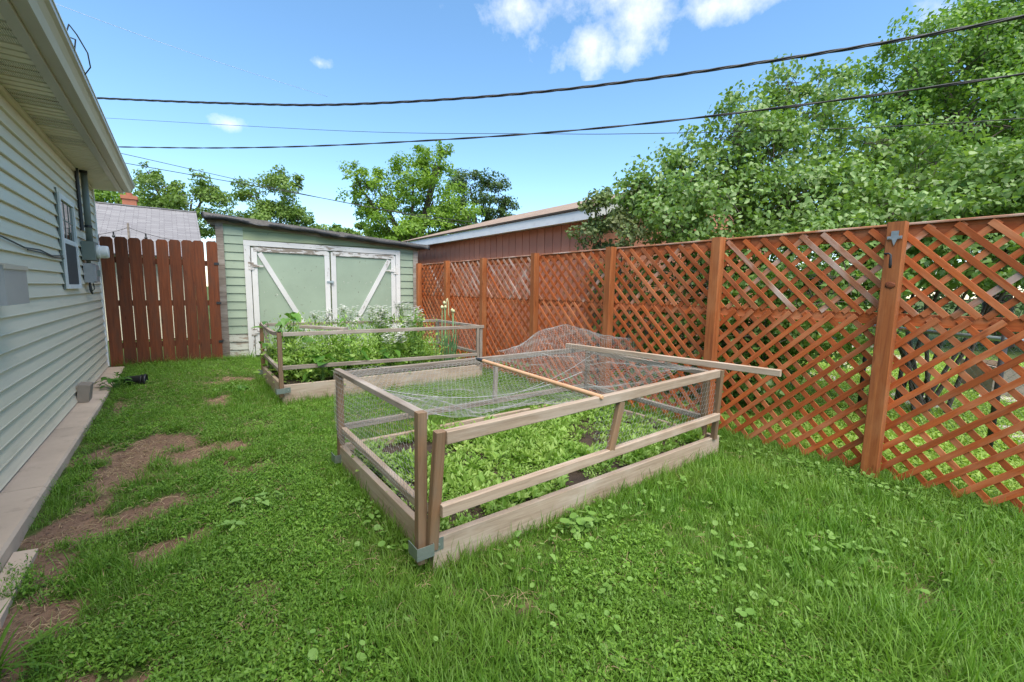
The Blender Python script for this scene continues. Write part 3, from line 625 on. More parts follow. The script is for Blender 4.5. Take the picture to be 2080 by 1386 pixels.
# door frame
FR = M_PEELW
sboard('door_frame', (.437, .02), (.437, 2.10), .10, FR, -.017, .03); sboard('door_frame', (3.173, .02), (3.173, 2.07), .09, FR, -.017, .03)
sboard('lintel', (.385, 2.132), (3.222, 2.098), .095, FR, -.018, .032)
doors = []
for s0, s1, tl, tr, hinge in ((.495, 1.835, 2.07, 2.058, 0), (1.853, 3.125, 2.058, 2.045, 1)):
    dz = .06
    d_ = MB().box((s0+.002, -.004, dz), (s1-.002, .02, tr-.005)).build('door', M_GREENP, shed, SM); doors.append(d_)
    sboard('stile', (s0+.05, dz), (s0+.05, tl-.02), .092, FR, -.016, .022, d_); sboard('stile', (s1-.05, dz), (s1-.05, tr-.02), .092, FR, -.016, .022, d_)
    sboard('top_rail', (s0+.04, tl-.045), (s1-.04, tr-.045), .085, M_PEELW2, -.0185, .022, d_); sboard('bottom_rail', (s0+.096, dz+.06), (s1-.096, dz+.06), .11, M_PEELW2, -.016, .022, d_)
    if hinge == 0: sboard('brace', (s0+.135, tl-.11), (s1-.27, dz+.13), .085, FR, -.0155, .02, d_)
    else: sboard('brace', (s1-.135, tr-.11), (s0+.20, dz+.13), .085, FR, -.0155, .02, d_)
    hx_ = .49 if hinge == 0 else 3.125
    for hz_ in (1.72, .50):
        sg = 1 if hinge == 0 else -1
        hm = MB().box((hx_-.045, -.040, hz_-.07), (hx_+.045, -.030, hz_+.07))
        hm.prism([(hx_, hz_-.03), (hx_+sg*.20, hz_-.012), (hx_+sg*.20, hz_+.012), (hx_, hz_+.03)] if sg > 0 else [(hx_, hz_+.03), (hx_-.20, hz_+.012), (hx_-.20, hz_-.012), (hx_, hz_-.03)], 'y', -.046, -.0385)
        hm.tube([(hx_, -.045, hz_-.075), (hx_, -.045, hz_+.075)], .009, 8)
        hm.build('hinge', M_PEELW2, d_, SM)
hp = MB().box((1.77, -.040, 1.44), (1.90, -.028, 1.475)).box((1.86, -.055, 1.43), (1.885, -.04, 1.485)).build('hasp', M_GALV, doors[0], SM)
MB().tube([(1.862, -.05, 1.43), (1.862, -.05, 1.40), (1.884, -.05, 1.40), (1.884, -.05, 1.43)], .005, 6).build('padlock', M_GREYM, hp, SM)
MB().box((.9, .0, .28), (1.18, -.006, .48)).build('cat_hole', M_BLACK, doors[0], SM)
# roof deck, rafters, rippled tar felt
def rz_(s_): return 2.545-.30*(s_)/SW
MB().add([(-.16,-.12,rz_(-.16)-.02),(SW+.18,-.12,rz_(SW+.18)-.02),(SW+.18,SD+.2,rz_(SW+.18)-.02),(-.16,SD+.2,rz_(-.16)-.02),(-.16,-.12,rz_(-.16)+.005),(SW+.18,-.12,rz_(SW+.18)+.005),(SW+.18,SD+.2,rz_(SW+.18)+.005),(-.16,SD+.2,rz_(-.16)+.005)], [(3,2,1,0),(4,5,6,7),(0,1,5,4),(1,2,6,5),(2,3,7,6),(3,0,4,7)]).build('roof_deck', M_GREYW, shed, SM)
na = 90; m = MB()
for i in range(na+1):
    s_ = -.19+(SW+.42)*i/na; zr = rz_(s_); q = mnoise.noise(Vector((s_*2.3, 0, 0))); q2 = mnoise.noise(Vector((s_*6, 3, 0)))
    m.v += [(s_, SD+.2, zr+.05), (s_, -.05, zr+.055+.01*q), (s_, -.155+.03*q, zr+.045+.02*q2), (s_, -.165+.05*q2, zr-.02+.03*q), (s_, -.150+.05*q-.04*q2, zr-.055+.045*q2+.02*q)]
for i in range(na):
    for k in range(4): m.f.append((i*5+k, (i+1)*5+k, (i+1)*5+k+1, i*5+k+1))
rfelt = m.build('roof_felt', M_TAR, shed, SM, smooth=True)
mo = rfelt.modifiers.new('thick', 'SOLIDIFY'); mo.thickness = .006
m = MB()
for i in range(31):
    y_ = -.15+(SD+.35)*i/30; q = mnoise.noise(Vector((y_*3, 7, 0)))
    m.v += [(-.188, y_, rz_(-.19)+.053), (-.205+.01*q, y_, rz_(-.19)+.02), (-.19+.02*q, y_, rz_(-.19)-.05+.02*q)]
for i in range(30):
    for k in range(2): m.f.append((i*3+k, i*3+k+1, (i+1)*3+k+1, (i+1)*3+k))
e_ = m.build('roof_felt_edge', M_TAR, shed, SM, smooth=True); mo = e_.modifiers.new('thick', 'SOLIDIFY'); mo.thickness = .006
for i in range(8): y_ = .02+i*.42; MB().prism([(-.15, rz_(-.15)-.12), (.0, rz_(0)-.13), (.0, rz_(0)-.021), (-.15, rz_(-.15)-.021)], 'y', y_, y_+.045).build('rafter_tail', M_GREYW, shed, SM)

# ------------------------------------------------------------------ red garage behind the fence
gar = thing('garage', 'red-brown garage with grooved siding, white fascia and brown shingle roof', 'garage', (5, 7, 0))
GX, GY0, GY1, GZ = 5.0, 4.7, 11.2, 2.42
MB().box((GX+.012, GY0+.01, -.1), (GX+6, GY1, GZ)).build('wall', M_RED, gar)
y = GY0; pk = MB().prism([(GX-.008, 0), (GX+.012, 0), (GX+.012, .190), (GX-.008, .190)], 'z', -.05, GZ-.01).mesh('plank'); pk.materials.append(M_RED)
while y < GY1-.1:
    obj('plank', pk, None, gar, Matrix.Translation((0, y, 0))); y += .203
MB().prism([(GX-.22, GZ-.03), (GX-.245, GZ-.03), (GX-.245, GZ+.115), (GX-.22, GZ+.115)], 'y', GY0-.25, GY1+.3).build('fascia', M_WHITE, gar)
MB().box((GX-.219, GY0-.24, GZ-.002), (GX+.01, GY1+.29, GZ+.012)).build('eave_soffit', M_WHITE, gar)
rm = MB().box((0, 0, 0), (GY1-GY0+.6, 3.6, .03)).mesh('roof'); pitch = math.atan(.30)
Rm = Matrix.Translation((GX-.27, GY1+.3, GZ+.12)) @ Matrix(((0, math.cos(pitch), -math.sin(pitch), 0), (-1, 0, 0, 0), (0, math.sin(pitch), math.cos(pitch), 0), (0, 0, 0, 1)))
obj('roof', rm, M_SHBROWN, gar, Rm)
Rm2 = Matrix.Translation((GX+6.61, GY0-.3, GZ+.12)) @ Matrix(((0, -math.cos(pitch), math.sin(pitch), 0), (1, 0, 0, 0), (0, math.sin(pitch), math.cos(pitch), 0), (0, 0, 0, 1)))
obj('roof', rm, None, gar, Rm2)
MB().prism([(GX+.02, GZ), (GX+3.0, GZ+.98), (GX+5.98, GZ)], 'y', GY0+.02, GY1-.02).build('gable_wall', M_RED, gar)
MB().prism([(GX-.25, GZ-.03), (GX-.25, GZ+.115), (GX+3.15, GZ+1.13), (GX+3.15, GZ+.99)], 'y', GY0-.27, GY0-.25).build('barge_board', M_WHITE, gar)

# ------------------------------------------------------------------ house with grey roof beyond the gate
nh = thing('neighbour_house', 'far house with pale grey shingle roof behind the picket gate', 'house', (-3, 17, 0))
MB().box((-9.6, 14.0, 0), (.25, 20.2, 2.2)).build('wall', M_VINYL, nh)
ph = math.atan((3.55-2.0)/3.5); rm = MB().box((0, 0, 0), (10.3, 3.83, .04)).mesh('roof')
obj('roof', rm, M_SHGREY, nh, Matrix.Translation((-9.75, 13.5, 2.0)) @ Matrix.Rotation(ph, 4, 'X'))
obj('roof', rm, None, nh, Matrix.Translation((.55, 20.5, 2.0)) @ Matrix.Rotation(math.pi, 4, 'Z') @ Matrix.Rotation(ph, 4, 'X'))
MB().prism([(14.0, 2.2), (20.0, 2.2), (17, 3.5)], 'x', .1, .24).build('gable_wall', M_VINYL, nh)
MB().box((-9.7, 16.9, 3.57), (.56, 17.1, 3.60)).build('ridge_cap', M_SHGREY, nh)
ch = MB().box((-1.18, 17.3, 3.0), (-.86, 17.65, 3.82)).box((-1.21, 17.27, 3.82), (-.83, 17.68, 3.92)).build('chimney', M_BRICK, nh)
MB().tube([(-1.02, 17.47, 3.92), (-1.02, 17.47, 4.02)], .08, 10).build('chimney_pot', M_BRICK, ch)

stl = thing('string_lights', 'string of black bulbs on a grey pole behind the gate', 'string lights', (-.67, 10.6, 0))
MB().tube([(-.67, 10.6, 0), (-.67, 10.6, 2.44)], .016, 8).build('pole', M_GREYW, stl)
def catn(a, b, sag, n=12): return [tuple(Vector(a).lerp(Vector(b), t/n)+Vector((0, 0, -sag*4*(t/n)*(1-t/n)))) for t in range(n+1)]
for a, b in (((-1.9, 10.6, 2.2), (-.67, 10.6, 2.36)), ((-.67, 10.6, 2.36), (.75, 10.6, 2.25))):
    p = catn(a, b, .12); cb = MB().tube(p, .005, 5).build('cable', M_BLACK, stl)
    for i in (3, 6, 8, 10) if a[0] < -1 else (2, 6, 10):
        q = Vector(p[i]); MB().tube([q, q-Vector((0, 0, .05))], .012, 8).lathe([(.012, -.05), (.024, -.075), (.022, -.095), (0, -.11)], 10, Matrix.Translation(q)).build('bulb', M_BULB, stl)

# ------------------------------------------------------------------ lattice fence
fen = thing('lattice_fence', 'long red-stained wooden lattice fence with square posts on the right', 'fence', (4, 4, 0))
FX = 4.0
py_ = [-.42, .865, 2.145, 3.42, 4.755, 6.08, 7.30, 8.50]
for i, y in enumerate(py_):
    wd = .10 if i in (1,) else .09
    o = board('post', (FX, y, -.1), (FX, y+random.uniform(-.012, .012), 1.868+random.uniform(-.006, .008)), .092, wd, (0, 1, 0), M_POST, fen, .005)
def clip(c, sg, y0, y1, z0, z1):
    # line z = sg*y + c clipped to a panel
    pts = []
    for y in (y0, y1):
        z = sg*y+c
        if z0-1e-6 <= z <= z1+1e-6: pts.append((y, z))
    for z in (z0, z1):
        y = (z-c)/sg
        if y0 < y < y1: pts.append((y, z))
    pts = sorted(set((round(a, 4), round(b, 4)) for a, b in pts))
    return (pts[0], pts[-1]) if len(pts) >= 2 and math.dist(pts[0], pts[-1]) > .05 else None
SP = .150
def panel(y0, y1, z0, z1, front, upper):
    for layer, sg in ((0, front), (1, -front)):
        xx = FX+.052+.0085*layer; c0 = min(z0-sg*y0, z0-sg*y1, z1-sg*y0, z1-sg*y1); c1 = max(z0-sg*y0, z0-sg*y1, z1-sg*y0, z1-sg*y1)
        c = c0+SP*(.3+.4*random.random())
        while c < c1:
            s_ = clip(c, sg, y0, y1, z0, z1); c += SP
            if not s_: continue
            (ya, za), (yb, zb_) = s_; ym = (ya+yb)/2
            paler = upper and layer == 0 and (4.7 < ym < 7.4) and random.random() < .75  # most front slats of the far upper bays take the lighter stain
            paler = paler or random.random() < (.12 if upper else .0)
            j = random.uniform(-.0012, .0012)
            j2 = random.uniform(-.004, .004); board('slat', (xx+j, ya, za+j2), (xx+j, yb, zb_-j2*.6), .039, .0075, (-1, 0, 0), M_PALESTAIN if paler else M_STAIN, fen, .0012)
for a, b, f_ in ((-.42, 2.145, -1), (2.145, 4.755, 1), (4.755, 7.30, 1), (7.30, 8.52, 1)): panel(a+.003, b-.003, .035, 1.205, f_, False)
for a, b, f_ in ((-.42, 2.145, 1), (2.145, 4.755, 1), (4.755, 7.30, 1), (7.30, 8.52, -1)): panel(a+.003, b-.003, 1.225, 1.832, f_, True)
for a, b in zip(py_[:-1], py_[1:]):
    board('rail', (FX+.084, a+.0, 1.80), (FX+.084, b, 1.80), .036, .085, (0, 0, 1), M_STAIN, fen)
    board('rail', (FX+.084, a, 1.19), (FX+.084, b, 1.19), .036, .085, (0, 0, 1), M_STAIN, fen)
    board('rail', (FX+.084, a, .10), (FX+.084, b, .10), .036, .085, (0, 0, 1), M_STAIN, fen) if a > 3 else None
    board('top_cap', (FX+.070, a+.047, 1.852), (FX+.070, b-.047, 1.852), .05, .016, (0, 0, 1), M_PALESTAIN, fen)
br = MB().box((3.948, .835, 1.735), (3.953, .845+.0, 1.775))
br = MB().prism([(.845, 1.80), (.885, 1.80), (.885, 1.765), (.905, 1.765), (.905, 1.745), (.88, 1.745), (.865, 1.70), (.85, 1.745), (.825, 1.745), (.825, 1.765), (.845, 1.765)], 'x', 3.944, 3.950)
br = br.build('bracket', M_GALV, fen)
for yy in (.835, .895): MB().tube([(3.940, yy, 1.755), (3.945, yy, 1.755)], .006, 8).build('screw', M_GREYM, br)
MB().tube([(3.95, .90, 1.64), (3.905, .90, 1.645), (3.90, .875, 1.645), (3.90, .865, 1.635), (3.902, .862, 1.57), (3.905, .862, 1.545)], [.006, .006, .006, .007, .010, .008], 8).build('hook', M_BLACK, fen, smooth=True)
lump('knot', (3.951, .86, 1.43), (.004, .03, .022), M_GATE, fen, seed=4)

# ------------------------------------------------------------------ chain-link fence, slabs and block in the next yard
ckf = thing('chain_link_fence', 'low chain-link fence with a grey top rail behind the lattice', 'fence', (6.3, 1, 0))
ca, cb_ = Vector((7.75, 3.05, 0)), Vector((4.35, -1.25, 0)); dv = (cb_-ca); cl_ = dv.length; dv.normalize()
MB().tube([ca+Vector((0, 0, 1.0)), cb_+Vector((0, 0, 1.0))], .021, 10).build('rail', M_GALV, ckf, smooth=True)
for t in (.35, 1.85, 3.35, 4.85): p = ca+dv*t; MB().tube([p, p+Vector((0, 0, 1.05))], .024, 10).build('post', M_WIREB, ckf, smooth=True)
def wires(segs, r):
    """many thin wire segments as three-sided prisms, one numpy mesh"""
    A = np.array([s_[0] for s_ in segs]); B = np.array([s_[1] for s_ in segs]); T = B-A; T /= np.linalg.norm(T, axis=1, keepdims=True)+1e-9
    ref = np.where(np.abs(T[:, 2:3]) < .9, [[0, 0, 1.]], [[1., 0, 0]]); U = np.cross(T, ref); U /= np.linalg.norm(U, axis=1, keepdims=True); W_ = np.cross(T, U)
    ring = [U*math.cos(a)+W_*math.sin(a) for a in (0, 2.094, 4.189)]
    V = np.stack([A+r*k for k in ring]+[B+r*k for k in ring], 1).reshape(-1, 3); o = (np.arange(len(A))*6)[:, None, None]
    F = (np.array([(0,1,4,3),(1,2,5,4),(2,0,3,5)])[None]+o).reshape(-1, 4); return np_mesh('wire', V, F)
seg = []; cell = .075
for sgn in (1, -1):
    c = -1.0
    while c < cl_+1:
        # line from (c,0) to (c+sgn*1,1) in (along, height)
        a0, h0, a1, h1 = c, 0., c+sgn*1., 1.
        t0 = max(0, (0-a0)*sgn if sgn > 0 else (a0-cl_)); t1 = min(1, (cl_-a0) if sgn > 0 else a0)
        if t1-t0 > .02:
            seg.append((ca+dv*(a0+sgn*t0)+Vector((0, 0, t0)), ca+dv*(a0+sgn*t1)+Vector((0, 0, t1))))
        c += cell
obj('wire_mesh', wires(seg, .0013), M_GREYBOX, ckf, kind='stuff')
pth = bpy.data.objects.new('path', None); put(pth, Matrix.Translation((9, 2, 0))); pth['kind'] = 'structure'
for i, (x, y, a, b, r) in enumerate([(12.6, 2.3, 1.6, .8, .2), (10.4, 2.5, 1.3, .8, .1), (7.6, 1.2, .9, .6, .3), (8.9, .55, .9, .6, .1), (12.2, 3.7, 1.3, .7, .2), (11.7, .9, 1.3, .7, .1), (6.5, .2, .8, .5, .5), (14.5, 3.4, 1.6, .9, .1), (8.3, 2.6, .8, .5, .3)]):
    m = MB(); n = 9; poly = []
    for k in range(n): q = 2*math.pi*k/n; rr = 1+.12*mnoise.noise(Vector((i*5, k*1.3, 0))); poly.append((a/2*rr*math.copysign(abs(math.cos(q))**.6, math.cos(q)), b/2*rr*math.copysign(abs(math.sin(q))**.6, math.sin(q))))
    m.prism(poly, 'z', -.06, .03).build('stone_slab', M_STONE, pth, Matrix.Translation((x, y, 0)) @ Matrix.Rotation(r, 4, 'Z'))
cbk = thing('concrete_planter', 'grey concrete block planter standing behind the chain-link fence', 'planter', (9.4, .8, 0))
MB().box((-.45, -.2, 0), (.45, .2, .42)).build('block', M_CONC2, cbk, Matrix.Translation((9.3, .75, 0)) @ Matrix.Rotation(.5, 4, 'Z'))
MB().box((-.40, -.15, .421), (.40, .15, .43)).build('soil', M_BROWN, cbk, Matrix.Translation((9.3, .75, 0)) @ Matrix.Rotation(.5, 4, 'Z'))

# ------------------------------------------------------------------ raised beds with wire cages
M_BEDSOIL = plain('dark_garden_soil', (.07, .045, .03), (.035, .024, .018), 12, .95, .8, bdist=.02)
def soil(parent, x0, x1, y0, y1, z):
    n, mth = 44, 26; V = np.array([(x0+(x1-x0)*i/n, y0+(y1-y0)*j/mth, z+.022*fbm(x0+(x1-x0)*i/n, y0+(y1-y0)*j/mth, 4.5)) for j in range(mth+1) for i in range(n+1)])
    F = np.array([(j*(n+1)+i, j*(n+1)+i+1, (j+1)*(n+1)+i+1, (j+1)*(n+1)+i) for j in range(mth) for i in range(n)])
    return obj('soil', np_mesh('soil', V, F, None, True), M_BEDSOIL, parent)
def bed(label, x0, x1, y0, y1, h, soilz, sk=0.):
    t = .038; r = thing('raised_bed', label, 'raised bed', ((x0+x1)/2, (y0+y1)/2, 0), group='raised garden beds')
    U = (0, 0, 1)
    board('board', (x0, y0+t/2, h/2-.02), (x1, y0+t/2, h/2-.02), t, h+.04, U, M_TANW, r)
    board('board', (x0, y1-t/2, h/2-.02), (x1, y1-t/2, h/2-.02), t, h+.04, U, M_TANW, r)
    board('board', (x0+t/2, y0+t+.001, h/2-.021), (x0+t/2, y1-t-.001, h/2-.021), t, h+.04, U, M_TANW, r); board('board', (x1-t/2, y0+t+.001, h/2-.021), (x1-t/2, y1-t-.001, h/2-.021), t, h+.04, U, M_TANW, r)
    soil(r, x0+t, x1-t, y0+t, y1-t, soilz)
    return r
def strap(parent, x, y, z, h=.06):
    # bent metal bracket holding a cage post to the bed's outer corner
    a, b, t = .062, .058, .003
    m = MB()
    for lo, hi in (((x-a, y-b, z), (x-a+t, y+b*.6, z+h)), ((x-a, y-b-t, z), (x+a*.4, y-b, z+h)), ((x+a*.4-t, y-b, z), (x+a*.4, y-b+.026, z+h)), ((x+a*.4, y-b+.024, z), (x+a*1.4, y-b+.027, z+h))): m.box(lo, hi)
    o = m.build('bracket', M_PATINA, parent)
    MB().tube([(x+a*1.0, y-b+.018, z+h/2), (x+a*1.0, y-b+.026, z+h/2)], .006, 8).build('screw', M_GALV, o)
    return o
def hexnet(surf, U_, V_, cell=.038):
    """chicken wire over surf(u,v), u in 0..U_, v in 0..V_"""
    segs = []; a = cell/math.sqrt(3); dy = 1.5*a; rows = int(V_/dy)+1; cols = int(U_/cell)+1
    pt = {}
    def S(u, v): 
        k = (round(u, 4), round(v, 4))
        if k not in pt: pt[k] = surf(min(max(u, 0), U_), min(max(v, 0), V_))
        return pt[k]
    for j in range(rows):
        off = cell/2 if j % 2 else 0
        for i in range(cols):
            u = i*cell+off; v = j*dy
            if u > U_ or v > V_: continue
            A_, B_, C_ = (u, v), (u+cell/2, v+a/2), (u, v-a)
            segs.append((S(*A_), S(*B_))); segs.append((S(*A_), S(u-cell/2, v+a/2)))
            if j: segs.append((S(*A_), S(*C_)))
    return [s_ for s_ in segs if (Vector(s_[0])-Vector(s_[1])).length > .002]
NR = .0010
# --- near bed
x0, x1, y0, y1 = BED1
bed1 = bed('nearer raised bed of tan boards full of low salad greens', x0, x1, y0, y1, .178, .12)
cage = thing('wire_cage', 'weathered timber frame with chicken wire over the nearer raised bed', 'cage', (2.2, 2.5, .1))
U = (0, 0, 1); q = .042
PL = [(.845, 1.80, .06, .792), (.905, 3.30, .02, .73), (3.40, 1.84, .16, .72), (3.555, 3.30, .02, .70)]
for (x, y, a, b) in PL: board('post', (x, y, a), (x+.004, y, b), .046, .046, (0, 1, 0), M_TREATW, cage, .004)
strap(bed1, .855, 1.79, .115); strap(bed1, .905, 3.30, .06); 
board('rail', (.88, 3.335, .70), (3.60, 3.335, .72), .036, .05, U, M_GREYW, cage); board('rail', (.93, 3.335, .300), (3.60, 3.335, .305), .036, .045, U, M_GREYW, cage)
board('rail', (.855, 1.78, .775), (.905, 3.34, .735), .042, .034, U, M_GREYW, cage); board('rail', (.885, 1.84, .30), (.925, 3.28, .29), .036, .045, U, M_TANW, cage)
board('rail', (3.44, 1.84, .32), (3.55, 3.30, .32), .036, .042, U, M_GREYW, cage); board('rail', (3.42, 1.82, .70), (3.555, 3.30, .70), .036, .042, U, M_GREYW, cage)
board('brace', (2.33, 3.325, .32), (2.34, 3.325, .68), .04, .03, (0, 1, 0), M_GREYW, cage)
# front panel, hinged at its foot and leaning out
board('post', (.885, 1.765, .13), (.893, 1.700, .72), .05, .04, (0, 1, 0), M_TREATW, cage, .004)
board('post', (3.43, 1.76, .17), (3.42, 1.735, .745), .045, .04, (0, 1, 0), M_TREATW, cage, .004)
board('rail', (.915, 1.69, .690), (3.36, 1.728, .725), .04, .062, U, M_TANW, cage, .004); board('rail', (.905, 1.715, .335), (3.42, 1.735, .365), .04, .058, U, M_TANW, cage, .004)
board('brace', (2.09, 1.722, .36), (2.16, 1.71, .675), .05, .034, (0, 1, 0), M_TREATW, cage, .003)
def nz3(u, v, k, o): return k*mnoise.noise(Vector((u*2.1, v*2.1, o)))
segs = hexnet(lambda u, v: (.875+.035*nz3(u, v, 1, 1)-.02*math.sin(v*7), 1.83+u, .76-v-.03*u), 1.46, .50)                               # left side
segs += hexnet(lambda u, v: (3.44+.03*nz3(u, v, 1, 2), 1.84+u, .69-v), 1.45, .38)                                                          # right side
segs += hexnet(lambda u, v: (.93+u, 3.31+.02*nz3(u, v, 1, 3), .71-v), 2.6, .40)                                                            # back
def topnet(u, v):
    s_ = math.sin(math.pi*min(1, u/2.5))**.7
    z = .765-.02*v - .19*s_*math.sin(math.pi*min(1, (v+.12)/1.62))**.8*(1-.45*sm((u-1.0)/.7)) - .03*s_*(1-v/1.45)
    return (.87+u+.02*nz3(u, v, 1, 6), 1.86+v+.03*nz3(u, v, 1, 7), z+nz3(u, v, .06, 4)+nz3(u*3, v*3, .02, 5))
segs += hexnet(topnet, 2.62, 1.5)
segs += hexnet(lambda u, v: (1.95+u, 1.735-.01*math.sin(v*5)+.015*nz3(u, v, 1, 9), .67-v), 1.4, .32)                                        # front panel
def hump(u, v):
    # loose end of the roll curling up over the back corner
    s_ = v/1.15; a = .95-.55*sm((u-.9)/1.1)
    return (2.55+u*1.0, 3.02+.62*s_,   .70+.24*math.sin(math.pi*s_*.92)**.8*math.sin(math.pi*min(1, (u+.05)/1.75))**.7+nz3(u, v, .10, 13)+nz3(u*3, v*3, .025, 14))
segs += hexnet(hump, 1.62, 1.15)
obj('chicken_wire', wires(segs, NR), M_NET, cage, kind='stuff')
MB().tube(catn((.95, 3.0, .69), (2.9, 2.75, .62), .16, 14), .004, 5).tube(catn((1.5, 2.6, .55), (3.45, 3.1, .72), .1, 14), .003, 5).build('selvedge_wire', M_NET, cage)
# --- board and pole lying on the cage
tag(board('loose_board', (3.33, 3.40, .765), (3.525, 1.34, .772), .042, .05, U, M_TANW, None, .004), 'weathered timber batten lying across the right end of the near cage', 'board')
pl_ = thing('wooden_pole', 'orange wooden broom handle with a black tip lying across the near cage', 'pole', (2, 2.4, .7))
pa, pb = Vector((2.06, 3.20, .745)), Vector((1.945, 1.675, .735)); dpp = (pb-pa)
MB().tube([pa+dpp*.06, pb-dpp*.004, pb], [.0145, .0145, .010], 12).build('handle', M_HANDLE, pl_, smooth=False); MB().tube([pa-dpp*.02, pa+dpp*.01, pa+dpp*.06], [.010, .016, .0165], 12).build('tip', M_BLACK, pl_)
# --- far bed
x0, x1, y0, y1 = BED2
bed2 = bed('farther raised bed of tan boards crowded with tall flowering greens', x0, x1, y0, y1, .232, .17)
cage2 = thing('wire_cage', 'grey timber frame standing over the farther raised bed', 'cage', (2.2, 6.2, .2))
for (x, y, a, b) in [(.865, 5.46, .10, .835), (.885, 6.95, .10, .83), (3.56, 5.47, .15, .82), (3.60, 6.92, .15, .80)]: board('post', (x, y, a), (x, y, b), .046, .046, (0, 1, 0), M_TREATW if x < 1 else M_GREYW, cage2, .004)
strap(bed2, .865, 5.45, .15); strap(bed2, .885, 6.95, .13)
board('post', (3.50, 5.455, .24), (3.50, 5.455, .80), .045, .03, (0, 1, 0), M_GREYW, cage2); board('post', (.96, 6.9, .24), (.93, 6.93, .80), .04, .03, (0, 1, 0), M_GREYW, cage2)
board('rail', (.90, 5.455, .815), (3.60, 5.455, .805), .036, .045, U, M_GREYW, cage2); board('rail', (.88, 5.445, .435), (3.48, 5.45, .395), .036, .045, U, M_GREYW, cage2)
board('rail', (.89, 6.95, .815), (3.62, 6.95, .80), .036, .042, U, M_GREYW, cage2); board('rail', (.90, 6.95, .42), (3.60, 6.95, .42), .036, .042, U, M_GREYW, cage2)
board('rail', (.868, 5.50, .40), (.885, 6.92, .42), .036, .042, U, M_GREYW, cage2); board('rail', (3.575, 5.5, .80), (3.605, 6.95, .80), .036, .042, U, M_GREYW, cage2); board('rail', (3.58, 5.5, .40), (3.6, 6.9, .41), .036, .042, U, M_GREYW, cage2)
m = MB(); pr = [(.868, 5.46, .83), (.87, 5.75, .80), (.875, 6.1, .792), (.88, 6.5, .80), (.885, 6.95, .835)]
for a, b in zip(pr[:-1], pr[1:]):
    a, b = Vector(a), Vector(b); m.add([a+Vector(k) for k in ((-.018,0,-.02),(.018,0,-.02),(.018,0,.02),(-.018,0,.02))]+[b+Vector(k) for k in ((-.018,0,-.02),(.018,0,-.02),(.018,0,.02),(-.018,0,.02))], [(0,1,5,4),(1,2,6,5),(2,3,7,6),(3,0,4,7)])
m.build('sagging_rail', M_GREYW, cage2)
segs = hexnet(lambda u, v: (3.575, 5.48+u, .80-v+.0*u), 1.45, .42, .034)+hexnet(lambda u, v: (2.9+u, 6.96+.03*nz3(u, v, 1, 5), .80-v+.1*nz3(u, v, 1, 8)+.12*math.sin(u*2.2)), .72, .5, .034)
obj('chicken_wire', wires(segs, NR), M_NET, cage2, kind='stuff')
tag(board('loose_plank', (1.20, 5.95, .855), (1.60, 5.46, .850), .085, .034, U, M_GREYW, None), 'short grey plank lying on top of the farther cage', 'board')

# greens in the near bed
def salad_pts(n, dens):
    P = []
    for x, y in zip(rng.uniform(BED1[0]+.07, BED1[1]-.07, n), rng.uniform(BED1[2]+.07, BED1[3]-.07, n)):
        if random.random() < dens(x, y): P.append((x, y, .12+.02*fbm(x, y, 4.5)))
    return np.array(P)
bare = [(2.0, 1.95, .13), (1.3, 3.0, .22), (2.4, 3.1, .15)]
dn = lambda x, y: min(1, max(.12, .62+1.3*fbm(x, y, 2.0, 5.)))*(0 if any(math.hypot(x-a, y-b) < r*(.8+.5*random.random()) for a, b, r in bare) else 1)
P = salad_pts(5200, dn); ss = np.array([.75+.8*fbm(p[0], p[1], 2.2, 8.) for p in P]).clip(.45, 1.4)
sv2 = [rosette(11, .058, OV*[1, .7, 1], OF, (15, 75), .014, .04, .25), rosette(14, .052, LV*[1, 1.7, 1], LF, (20, 80), .015, .06, .25), rosette(10, .045, HV*[1, .8, 1], HF, (10, 65), .02, .06, .4), rosette(20, .030, OV, OF, (10, 70), .03, .06, .3), rosette(12, .05, LV*[1, 1.3, 1], LF, (30, 85), .01, .09, .3)]
scatter('salad_greens', 'young salad greens and weeds growing in the nearer bed', 'greens', P, rots(len(P), .25), ss*rng.uniform(.6, 1.45, len(P)), np.array([int(abs(fbm(p[0], p[1], 1.7, 2.)*9+rng.normal(0, 1.2))) % 5 for p in P]), sv2, M_SALAD)
def acc2(x, y): return .2 < fbm(x, y, 1.3, 6.)+.6
P = np.array([(x, y, .17) for x, y in zip(rng.uniform(.97, 3.45, 520), rng.uniform(5.55, 6.85, 520)) if x < 3.0 or random.random() < .5])
uv_ = [rosette(34, .055, OV*[1, .7, 1], OF, (10, 75), .045, .32, .3), rosette(44, .04, LV*[1, 1.6, 1], LF, (10, 80), .05, .46, .4), rosette(24, .068, HV*[1, .85, 1], HF, (0, 60), .06, .24, .4), rosette(40, .03, LV*[1, 1.4, 1], LF, (20, 80), .045, .5, .5)]
scatter('bed_undergrowth', 'dense leafy greens filling the farther bed', 'greens', P, rots(len(P), .12), np.where(P[:, 0] < 3.0, rng.uniform(.75, 1.35, len(P))+.35*(P[:, 1] > 6.0), rng.uniform(.4, .8, len(P))), rng.integers(0, 4, len(P)), uv_, M_SALAD)

